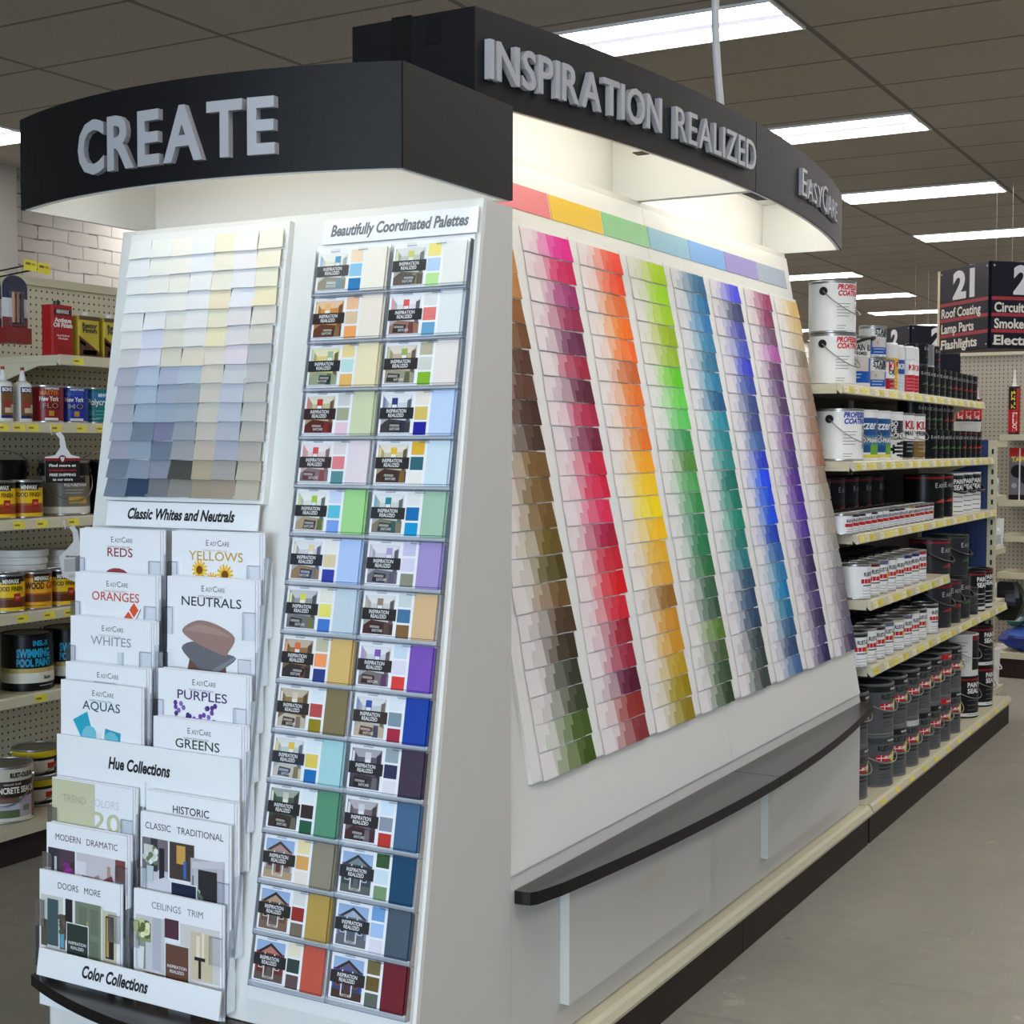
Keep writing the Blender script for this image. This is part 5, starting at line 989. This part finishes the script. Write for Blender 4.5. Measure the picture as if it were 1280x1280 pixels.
# ------------------------------------------------------------------ end shelving goods
rb = random.Random(9)
def bottle(loc, r, h, body, capm, label, group, cap_h=.02, name='bottle', design=None):
    t = thing(name, (0, 0, 0), label, 'bottle', group)
    q = MB(); q.lathe([(0, .001), (r - .003, 0), (r, .004), (r, h * .72), (r * .5, h * .86), (r * .42, h * .88), (r * .42, h), (0, h)], 20); q.build('body', body, t)
    q = MB(); q.lathe([(r * .48, h * .93), (r * .48, h + cap_h), (0, h + cap_h)], 16); q.build('cap', capm, t)
    if design: q = MB(); design(q, r + .0006, h); q.build('label', 'printed_label', t)
    t.location = (loc[0], loc[1], loc[2] + .0007); return t
for k, (z, ns) in enumerate(((1.12, 2), (.855, 3), (.59, 2))):
    for i in range(ns): bottle((7.44 + .075 * i, 1.462, z), .026, .115, 'white_plastic', 'white_plastic', 'small white bottle, %s from the upright on the %s end shelf' % (ORD[i], ('upper', 'middle', 'lower')[k]), 'bottles on the end shelving', design=lambda q, r, h: q.patch(r, D(-60), D(70), h * .15, h * .55, (180, 190, 186)))
q = MB(); q.box(7.62, 1.43, .8555, 7.638, 1.52, 1.00, 0, (226, 226, 222)); q.face([(7.62, 1.4296, .87), (7.638, 1.4296, .87), (7.638, 1.4296, .90), (7.62, 1.4296, .90)], 0, (60, 90, 84)); tag(q.build('carton', 'printed_paper', loc=(7.618, 1.475, .8555)), 'narrow white carton beside small bottles on the end shelving', 'carton')
t = thing('plastic_tub', (7.53, 1.60, 1.3957), 'clear plastic tub under red tubes on top of the end shelving', 'tub')
q = MB(); q.lathe([(0, .001), (.062, 0), (.068, .09), (.071, .092), (.071, .098), (0, .098)], 28, (7.53, 1.60, 1.3957)); q.build('body', 'conduit_white', t)
def caulk(loc, r, h, txt, label, group, nozzle=.09, col=(186, 30, 40), capc=BK):
    t = thing('caulk_tube', (0, 0, 0), label, 'caulk tube', group)
    q = MB(); q.lathe([(0, .001), (r, 0), (r, h), (0, h)], 24); q.build('body', 'black_plastic', t)
    q = MB(); q.patch(r + .0006, D(-176), D(176), .012, h * .52, col); q.patch(r + .0006, D(-176), D(176), h * .52, h - .01, capc); q.patch(r + .0009, D(-60), D(-18), h * .5, h * .96, mix(col, (240, 120, 80), .35))
    def vert(phi, z): return lambda x, y, zz_: ((r + .0014) * sin(phi - y / r), -(r + .0014) * cos(phi - y / r), z + x)
    q.text(txt[0], vert(D(-52), h * .08), .034, (236, 226, 220), bold=.04, width=h * .38); q.text(txt[1], vert(D(-74), h * .54), .030, (240, 210, 60), bold=.04, width=h * .36); q.build('label', 'printed_label', t)
    q = MB(); q.lathe([(r * .8, h), (r * .32, h + .006), (.004, h + nozzle), (0, h + nozzle)], 16); q.build('nozzle', 'white_plastic', t)
    t.location = (loc[0], loc[1], loc[2] + .0007)
for i in range(3): caulk((7.49 + .052 * i, 1.625 - .03 * i, 1.4945), .024, .115, ('LOCTITE', 'PL'), 'short red tube, %s from left on the clear tub' % ORD[i], 'red tubes on the clear tub', .06, (196, 40, 44))
t = thing('pail', (7.56, 1.50, .1457), 'white pail with wire handle on the end shelving base', 'pail')
q = MB(); q.lathe([(0, .001), (.07, 0), (.078, .18), (.082, .183), (.082, .195), (0, .195)], 28, (7.56, 1.50, .1457)); q.build('body', 'white_plastic', t)
q = MB(); q.tube([(7.56 + .085 * cos(a) * 1, 1.50 - .085 * sin(a), .1457 + .16 - .07 * sin(a)) for a in [pi * i / 16 for i in range(17)]], .003, 6); q.build('bail_handle', 'white_plastic', t)

# ------------------------------------------------------------------ cross aisle shelving beyond
t = thing('gondola_shelving', (9.0, .6, 0), 'pegboard shelving crossing the far end of the aisle under the blue sign', 'shelving unit')
q = MB(); q.box(9.20, -1.2, .15, 9.22, 2.0, 1.93); q.build('back_panel', 'pegboard_grey', t)
q = MB(); q.box(9.185, -1.2, 1.93, 9.235, 2.0, 1.95); q.build('top_cap', 'cream_metal', t)
q = MB(); q.box(8.80, -1.2, 0, 8.82, 1.66, .115); q.build('kick_plate', 'kick_brown', t)
q = MB(); q.box(8.78, -1.2, .116, 9.199, 1.66, .15); q.build('deck', 'cream_metal', t)
for z in (1.44, 1.05, .84, .62):
    q = MB(); q.box(8.84, -1.2, z - .035, 9.199, 1.69, z); q.build('shelf', 'cream_metal', t)
caulk((8.93, 1.625, 1.44), .033, .285, ('LOCTITE', 'PL 375'), 'tall red and black tube on the top shelf beyond', 'red tubes on the far top shelf', .10)
caulk((8.93, 1.500, 1.44), .033, .285, ('LOCTITE', 'PL 375'), 'tall red tube cut by the right edge of the photo', 'red tubes on the far top shelf', .10)
for k, y in enumerate((1.59, 1.44)):
    t = thing('tape_package', (8.95, y, 1.0507), ('grey and black tape package on the shelf under the red tubes', 'grey tape package cut off at the right edge')[k], 'package', 'tape packages')
    q = MB(); q.box(8.94, y - .06, 1.0507, 8.985, y + .06, 1.36, 0, (112, 110, 118)); q.build('card', 'printed_paper', t)
    FP = Frame((8.9395, y + .06, 1.0507), (0, -1, 0), (0, 0, 1), (-1, 0, 0))
    q = MB(); q.frect(FP, .0, .26, .12, .31, .0004, (190, 40, 40)); q.text('TAPE', on(FP, .012, .228, .0006), .04, (236, 206, 60), bold=.05, width=.09); q.frect(FP, .0, .0, .12, .03, .0003, (22, 22, 24)); q.fpoly(FP, circle(.055, .17, .045, 20, .04), .0006, (24, 24, 28)); q.fpoly(FP, circle(.09, .12, .024, 16), .0008, (36, 36, 44)); q.fpoly(FP, circle(.03, .085, .016, 12), .0008, (170, 168, 176)); q.build('print', 'printed_label', t)
q = MB(); q.tube([(8.86, 1.575, 1.02), (8.86, 1.575, 1.36)], .004, 8); tag(q.build('hook_rod', 'white_plastic', loc=(8.86, 1.575, 1.02)), 'thin white rod standing in front of the grey tape package', 'rod')
def sack(loc, sx, sy, sz, cols, label, cat='package', name='plastic_pack'):
    q = MB(); n, m_ = 10, 16; vs = []
    for i in range(n + 1):
        for j in range(m_):
            a = 2 * pi * j / m_; t_ = i / n; k = sin(pi * (.06 + .88 * t_)) ** .35 * (1 + .06 * sin(5 * a + 9 * t_))
            c_, s_ = cos(a), sin(a); ex_ = (abs(c_) ** .5) * (1 if c_ > 0 else -1); ey = (abs(s_) ** .5) * (1 if s_ > 0 else -1)
            vs.append((sx * .5 * k * ex_, sy * .5 * k * ey, sz * t_))
    for i in range(n):
        for j in range(m_): a = i * m_ + j; b_ = i * m_ + (j + 1) % m_; q.mesh([vs[a], vs[b_], vs[b_ + m_], vs[a + m_]], [(0, 1, 2, 3)], 0, cols[(i * 3 // n) % len(cols)], True)
    q.mesh(vs[-m_:], [tuple(range(m_))], 0, cols[-1]); q.mesh(vs[:m_], [tuple(range(m_ - 1, -1, -1))], 0, cols[0])
    o = q.build(name, 'printed_label', loc=(0, 0, 0)); o.location = loc; tag(o, label, cat); return o
sack((8.98, 1.42, .1505), .34, .52, .14, [(36, 60, 140), (30, 50, 120), (52, 84, 170)], 'shiny blue plastic pack lying on the far bottom shelf')
sack((9.0, 1.60, .2915), .22, .10, .09, [(70, 130, 110), (196, 206, 206)], 'small green and white pack on top of the blue one')
sack((9.0, 1.42, .2915), .22, .18, .13, [(206, 210, 216), (50, 70, 150)], 'white and blue pack on top of the blue one')
sack((7.53, 1.36, .40), .12, .16, .20, [(18, 18, 20)], 'black bag hanging at the end of the paint shelving', 'bag', 'bag').location = (7.72, 1.42, .47)

# ------------------------------------------------------------------ hanging aisle signs
def aisle_sign(cx, cy_, yaw, num, rows, num2, rows2, label):
    t = thing('aisle_sign', (cx, cy_, 2.05), label, 'aisle sign'); a = radians(yaw); S_ = .64; Hh = .60
    dl = Vector((cos(a), sin(a), 0)); dr = Vector((cos(a - pi / 2), sin(a - pi / 2), 0)); c0 = Vector((cx, cy_, 2.05))
    q = MB(); pts = [c0 + (dl + dr) * .006, c0 + dl * S_ + dr * .006, c0 + (dl + dr) * S_, c0 + dr * S_ + dl * .006]; q.prism(pts, (0, 0, Hh), 0); q.build('box', 'navy', t)
    FL = Frame(c0 + dl * S_, -dl, (0, 0, 1), -dr); FR_ = Frame(c0, dr, (0, 0, 1), -dl)
    for F, nm, rw in ((FL, num, rows), (FR_, num2, rows2)):
        q = MB(); q.fbox(F, .012, .004, -.004, S_ - .012, Hh - .002, .004, 0, (18, 21, 38)); q.build('panel', 'printed_label', t)
        q = MB()
        if rw:
            for z in (.345, .232, .120): q.frect(F, .012, z - .012, S_ - .012, z + .012, .0046, (168, 58, 66))
        q.text(nm, on(F, S_ / 2, .385, .0048), .26, (232, 232, 236), bold=.05, align='C', width=.062 * len(nm) * 2 + .03)
        for z, w in zip((.252, .140, .026), rw): q.text(w, on(F, .035, z, .0048), .092, (230, 226, 216), bold=.028, width=min(.56, .042 * len(w)))
        q.build('lettering', 'printed_label', t)
        for u in (.03, S_ - .03):
            for v in (.03, Hh - .03): q = MB(); q.fpoly(F, circle(u, v, .007, 10), .0052, (196, 196, 200)); q.build('screw', 'printed_label', t)
    q = MB(); p = c0 + dl * S_; q.prism([p, p + dl * .03, p + dl * .03 + dr * .03, p + dr * .03], (0, 0, Hh)); q.build('edge_post', 'sign_cream', t)
    for k in (.2, .8): p = c0 + (dl + dr) * S_ * k; q = MB(); q.tube([p + Vector((0, 0, Hh)), Vector((p.x, p.y, CZ - .001))], .0012, 5); q.build('hanger', 'steel', t)
aisle_sign(10.30, 2.05, 44.2, '21', ('Roof Coating', 'Lamp Parts', 'Flashlights'), '22', ('Circuit Breakers', 'Smoke Alarms', 'Electrical'), 'dark blue hanging aisle sign reading 21 Roof Coating and Lamp Parts')
aisle_sign(15.3, 3.85, 44.2, '2', (), '2', (), 'small distant dark hanging aisle sign seen above the spray cans')

# ------------------------------------------------------------------ left shelving behind the end display
YF, YBK = 3.65, 4.05
t = thing('gondola_shelving', (3.4, YBK, 0), 'cream pegboard shelving of stains and glues left of the end display', 'shelving unit')
for x0, x1 in ((2.17, 3.385), (3.385, 4.60)):
    q = MB(); q.box(x0 + .002, YBK, .14, x1 - .002, YBK + .012, 1.935); q.build('back_panel', 'pegboard_cream', t)
q = MB(); q.box(2.17, YBK - .012, 1.935, 4.60, YBK + .02, 1.965); q.build('top_cap', 'cream_metal', t)
for x in (2.17, 3.385, 4.60): q = MB(); q.box(x - .012, YBK - .004, .13, x + .012, YBK + .03, 1.934); q.build('upright', 'cream_metal', t)
YT2 = (236, 222, 60)
LS = {1: (3.405, 1.662, (3.46, 3.62)), 2: (2.2, 1.437, (3.14, 3.205, 3.262, 3.36, 3.47, 3.56)), 3: (2.2, 1.124, (3.20, 3.295, 3.43)), 4: (2.2, .822, (3.21, 3.32, 3.41)), 5: (2.2, .552, (3.28, 3.42))}
for k, (x0, z, tg) in LS.items(): shelf(t, x0, 4.59, YF, YBK - .002, z, tg, YT2, .048)
LB = .128
q = MB(); q.box(2.17, YF + .035, 0, 4.60, YF + .05, .095); q.build('kick_plate', 'dark_kick', t)
q = MB(); q.box(2.17, YF, .096, 4.60, YBK + .02, LB); q.build('deck', 'cream_metal', t)
gl = 'goods on the left shelving'
def fcan(x, y, z, w, d, h, col, texts, capc, label, name='oil_can', bands=()):
    t = thing(name, (x, y, z + .0007), label, 'oil can', 'rectangular cans on the left top shelf')
    q = MB(); e = .006; pts = [(x - w / 2 + e, y - d / 2), (x + w / 2 - e, y - d / 2), (x + w / 2, y - d / 2 + e), (x + w / 2, y + d / 2 - e), (x + w / 2 - e, y + d / 2), (x - w / 2 + e, y + d / 2), (x - w / 2, y + d / 2 - e), (x - w / 2, y - d / 2 + e)]
    q.prism([(a, b_, z + .0007) for a, b_ in pts], (0, 0, h), 0, col); F = Frame((x - w / 2, y - d / 2, z + .0012), (1, 0, 0), (0, 0, 1), (0, -1, 0))
    for pl_, c in bands: q.fpoly(F, [(a * w, b_ * h) for a, b_ in pl_], .0004, c)
    for s_, u, v, sz, c, bw in texts: q.text(s_, on(F, u * w, v * h, .0008), sz, c, align='C', bold=.04, width=bw * w)
    q.build('body', 'printed_label', t)
    q = MB(); q.box(x - .022, y - .010, z + h + .0007, x + .022, y + .010, z + h + .004); q.lathe([(.012, 0), (.012, .012), (0, .012)], 14, (x, y, z + h + .004)); q.build('cap', capc, t)
fcan(3.455, 3.715, 1.662, .092, .055, .168, (168, 22, 28), [('MINWAX', .5, .83, .018, (220, 220, 222), .6), ('Antique', .5, .66, .020, (240, 236, 232), .8), ('Oil Finish', .5, .56, .020, (240, 236, 232), .9), ('Hand Rubbed', .5, .38, .008, (236, 210, 206), .6), ('Finish', .5, .32, .008, (236, 210, 206), .45)], 'black_plastic', 'red rectangular oil finish can on the left top shelf', bands=[([(.1, .80), (.9, .80), (.9, .92), (.1, .92)], (40, 30, 32)), ([(.25, .06), (.8, .06), (.8, .18), (.25, .18)], (150, 18, 24))])
for k, x in enumerate((3.575, 3.69)): fcan(x, 3.715, 1.662, .096, .055, .140, (196, 176, 56), [('Restor', .5, .72, .022, (60, 56, 50), .7), ('Finish', .5, .60, .022, (60, 56, 50), .66)], 'white_plastic', 'yellow and brown rectangular can, %s on the left top shelf' % ('beside the red one' if not k else 'half hidden by the end display'), bands=[([(0, .0), (1, .0), (1, .12), (0, .52)], (86, 44, 32)), ([(0, .9), (1, .9), (1, 1), (0, 1)], (96, 76, 40)), ([(.18, .06), (.82, .06), (.82, .18), (.18, .18)], (214, 200, 150)), ([(.04, .34), (.3, .26), (.3, .34), (.04, .42)], (226, 220, 214))])
for k, x in enumerate((3.222, 3.302)):
    t = thing('glue_bottle', (0, 0, 0), 'white glue bottle with red tip, %s' % ('cut by the left photo edge' if not k else 'beside the red varnish can'), 'glue bottle', 'glue bottles'); r, h = .030, .135
    q = MB(); q.lathe([(0, .001), (r, 0), (r, h - .016), (r * .9, h - .008), (r * .4, h), (0, h)], 24); q.build('body', 'white_plastic', t)
    q = MB(); q.patch(r + .0006, D(-52), D(120), .012, h * .84, (120, 84, 48)); q.patch(r + .0009, D(-52), D(120), h * .70, h * .84, (34, 44, 100)); q.patch(r + .0009, D(-52), D(120), .012, h * .16, (34, 44, 100)); q.patch(r + .0010, D(-30), D(60), h * .22, h * .42, (206, 190, 160)); q.patch(r + .0011, D(-40), D(10), h * .34, h * .5, (150, 60, 50)); q.text('BOND', wrap(r + .0014, D(-44), h * .73), .016, WH, bold=.05, width=.036); lines(q, r + .0006, D(-120), h * .7, 6, .02, .012, (170, 170, 172)); q.build('label', 'printed_label', t)
    q = MB(); q.lathe([(r * .4, h), (r * .36, h + .008), (r * .18, h + .034), (0, h + .034)], 16); q.build('nozzle', 'white_plastic', t)
    q = MB(); q.lathe([(r * .22, h + .034), (r * .2, h + .044), (0, h + .044)], 12); q.build('tip', 'red_tip' if 'red_tip' in MATS else 'kick_brown', t)
    t.location = (x, 3.712, 1.4377)
can('ny_red', (3.412, 3.722, 1.437), 'dark red varnish quart can on the left second shelf', gl, -.5); can('ny_blue', (3.525, 3.725, 1.437), 'blue varnish quart can on the left second shelf', gl, -.5); can('polyc', (3.637, 3.728, 1.437), 'teal varnish quart can half behind the end display edge', gl, -.35)
can('wood_r', (3.207, 3.725, 1.124), 'yellow stain can with rust band, left of two on the left third shelf', gl, -.45); can('wood_r', (3.320, 3.725, 1.124), 'yellow stain can with rust band, right of two on the left third shelf', gl, -.42)
can('blackgal', (3.40, 3.93, 1.124), 'black gallon can with raised wire handle behind the yellow stain cans', gl, -.6); can('deft', (3.535, 3.775, 1.124), 'silver and black gallon varnish can with drooping wire handle', gl, -.55); can('blackgal', (3.735, 3.80, 1.124), 'dark gallon can mostly hidden behind the end display', gl, -.5)
can('wood_b', (3.238, 3.722, .822), 'yellow stain can with brown band, leftmost on the left fourth shelf', gl, -.42); can('gel', (3.352, 3.722, .822), 'orange stain can with brown panel on the left fourth shelf', gl, -.45); can('wood_b', (3.466, 3.722, .822), 'yellow stain can with brown band beside the brochures', gl, -.42); can('wood_b', (3.115, 3.80, .822), 'yellow stain can cut by the left edge, fourth shelf', gl, -.42)
def tub(x, y, z, r, h, label):
    t = thing('plastic_tub', (x, y, z + .0007), label, 'tub', 'white tubs on the left shelving')
    q = MB(); q.lathe([(0, .001), (r * .86, 0), (r * .95, h * .72), (r, h * .74), (r, h * .80), (r * .97, h * .82), (r * .97, h * .88)], 30, (x, y, z + .0007)); q.build('body', 'white_plastic', t)
    q = MB(); q.lathe([(r * .99, h * .86), (r * 1.03, h * .88), (r * 1.03, h), (0, h)], 30, (x, y, z + .0007)); q.build('lid', 'white_plastic', t)
    q = MB(); q.patch(r * .93, D(-50), D(14), h * .1, h * .52, (36, 44, 100)); q.v = [v + Vector((x, y, z)) for v in q.v]; q.build('label', 'printed_label', t)
tub(3.445, 3.885, .822, .085, .185, 'big white plastic tub behind the orange stain can'); tub(3.63, 3.885, .822, .080, .175, 'white plastic tub half hidden behind the brochures')
can('pool', (3.355, 3.765, .552), 'black gallon can with blue pool paint lettering', gl, -.62); can('pool', (3.54, 3.765, .552), 'black gallon pool paint can mostly hidden behind the brochures', gl, -.62); can('ygreen', (3.125, 3.765, .552), 'yellow and green can cut by the left photo edge', gl, -.5)
can('concrete', (3.27, 3.775, LB), 'gallon concrete sealer can with wire handle on left bottom shelf', gl, -.55)
can('yband', (3.47, 3.86, LB), 'dark short can with yellow band behind the concrete sealer, lower', gl, -.5); can('yband', (3.47, 3.86, LB + .099), 'dark short can with yellow band on top of another', gl, -.4)
# hanging blister packs, hooks and yellow hook tags
for k, (x, y, lab) in enumerate(((3.30, 3.74, 'navy and white blister pack of stain markers, in front on the hook'), (3.245, 3.80, 'blister pack behind the front one at the left edge'))):
    t = thing('blister_pack', (x, y, 1.695), lab, 'blister pack', 'blister packs on the pegboard hook')
    w, h = .105, .222; F = Frame((x - w / 2, y, 1.695), (1, 0, .0), (0, 0, 1), (0, -1, 0))
    out = [(0, .05), (0, h - .04)] + [(w / 2 - w / 2 * cos(pi * i / 10), h - .04 + .04 * sin(pi * i / 10)) for i in range(1, 10)] + [(w, h - .04), (w, .05)]
    q = MB(); q.prism([F(a, b_, 0) for a, b_ in out], F.n * -.0015, 0, (226, 226, 230)); q.fpoly(F, [(0, h - .075)] + [p for p in out if p[1] > h - .076] + [(w, h - .075)], .0004, (30, 36, 70)); q.frect(F, 0, .05, w, .085, .0004, (120, 40, 36)); q.text('MINWAX', on(F, w * .3, h - .062, .0008), .013, (206, 206, 214), width=w * .55, bold=.03); q.build('card', 'printed_paper', t)
    q = MB(); q.fbox(F, .006, .0, -.03, w + .004, .052, .014, 0, (132, 44, 40)); q.build('tray', 'printed_label', t)
    for i in range(3): q = MB(); q.tube([F(w * (.36 + .17 * i), .068, .010), F(w * (.36 + .17 * i), .165, .010)], .006, 10, 0, ((196, 150, 110), (150, 110, 84), (60, 56, 60))[i]); q.build('marker', 'printed_label', t)
    q = MB(); q.fbox(F, w * .24, .055, .002, w * .82, .172, .018, 0); q.build('blister', 'clear_acrylic', t)
for k, (x, tx) in enumerate(((3.20, 3.262), (3.205, 3.318))):
    z = 1.940 - .004 * k
    t = thing('peg_hook', (x, 3.64, z), ('black wire hook with yellow tag, left of two by the pillar', 'black wire hook with yellow tag, right of two by the pillar')[k], 'hook', 'peg hooks with tags')
    q = MB(); q.tube([(tx - .012, YBK - .004, z - .035), (tx - .006, 3.85, z - .02), (tx, 3.63, z)], .0028, 6); q.build('wire', 'black_plastic', t)
    q = MB(); F = Frame((tx - .024, 3.626, z - .018), (1, 0, -.03), (.03, 0, 1), (0, -1, 0)); q.fbox(F, 0, 0, -.0015, .052, .034, 0, 0, (240, 226, 60)); q.frect(F, .006, .018, .026, .026, .0004, (120, 100, 40)); q.frect(F, .030, .018, .046, .026, .0004, (200, 170, 30)); q.build('tag', 'printed_paper', t)
# wobbler signs clipped to the price rails
def wobbler(x, z, y, label, front):
    t = thing('shelf_wobbler', (x, y, z - .19), label, 'shelf sign')
    F = Frame((x, y, z), (1, -.5, 0), (0, 0, 1), (-.5, -1, 0))
    neck = [(-.030, -.008), (-.016, -.004), (-.004, -.020), (-.002, -.05), (-.018, -.074), (-.052, -.080)]; neck2 = [(.062, -.080), (.034, -.074), (.018, -.05), (.012, -.015), (.0, .004)]
    if front: body = neck + [(-.052, -.165), (.062, -.165)] + neck2
    else: body = neck[:-2] + [(-.022, -.072), (-.050, -.10), (-.040, -.165), (.0, -.185), (.07, -.185), (.07, -.10), (.034, -.072)] + neck2[2:]
    q = MB(); q.prism([F(a, b_, 0) for a, b_ in body], F.n * -.0012, 0, (232, 232, 234))
    if front:
        q.frect(F, -.052, -.165, .062, -.093, .0004, (16, 14, 16)); q.frect(F, -.052, -.093, .062, -.084, .0004, (150, 30, 40)); q.fpoly(F, circle(.005, -.087, .013, 14), .0007, (120, 24, 34)); q.fpoly(F, [(-.003, -.080), (.013, -.080), (.008, -.095), (.002, -.095)], .0010, (226, 220, 220))
        for s_, v, c, w in (('Find more at', -.112, WH, .088), ('truevalue.com', -.127, (170, 36, 50), .092), ('FREE SHIPPING', -.143, WH, .086), ('to our store', -.158, WH, .066)): q.text(s_, on(F, .005, v, .0008), .012, c, align='C', bold=.04, width=w)
    else:
        q.frect(F, -.034, -.150, .06, -.108, .0004, (196, 197, 202)); q.text('Benefit', on(F, -.028, -.102, .0006), .008, (90, 90, 96), bold=.03, width=.07); q.frect(F, -.02, -.170, .05, -.160, .0004, (206, 207, 212))
    q.build('card', 'printed_paper', t)
    q = MB(); q.tube([F(-.030, -.008, .004), F(-.034, .010, .0), F(-.030, .02, -.01)], .003, 6); q.build('clip', 'white_plastic', t)
wobbler(3.372, 1.405, 3.615, 'hanging shelf sign reading Find more at in white on black', True)
wobbler(3.425, 1.094, 3.615, 'white back of a hanging shelf sign beside the Reds brochure', False)

# ------------------------------------------------------------------ litter on the floor
q = MB(); q.box(5.98, .955, .0004, 6.03, .985, .0012); o = q.build('paper_scrap', 'scrap_paper', loc=(6.0, .97, .0004)); o.rotation_euler = (0, 0, .4); tag(o, 'small white paper scrap lying on the concrete floor', 'paper scrap')
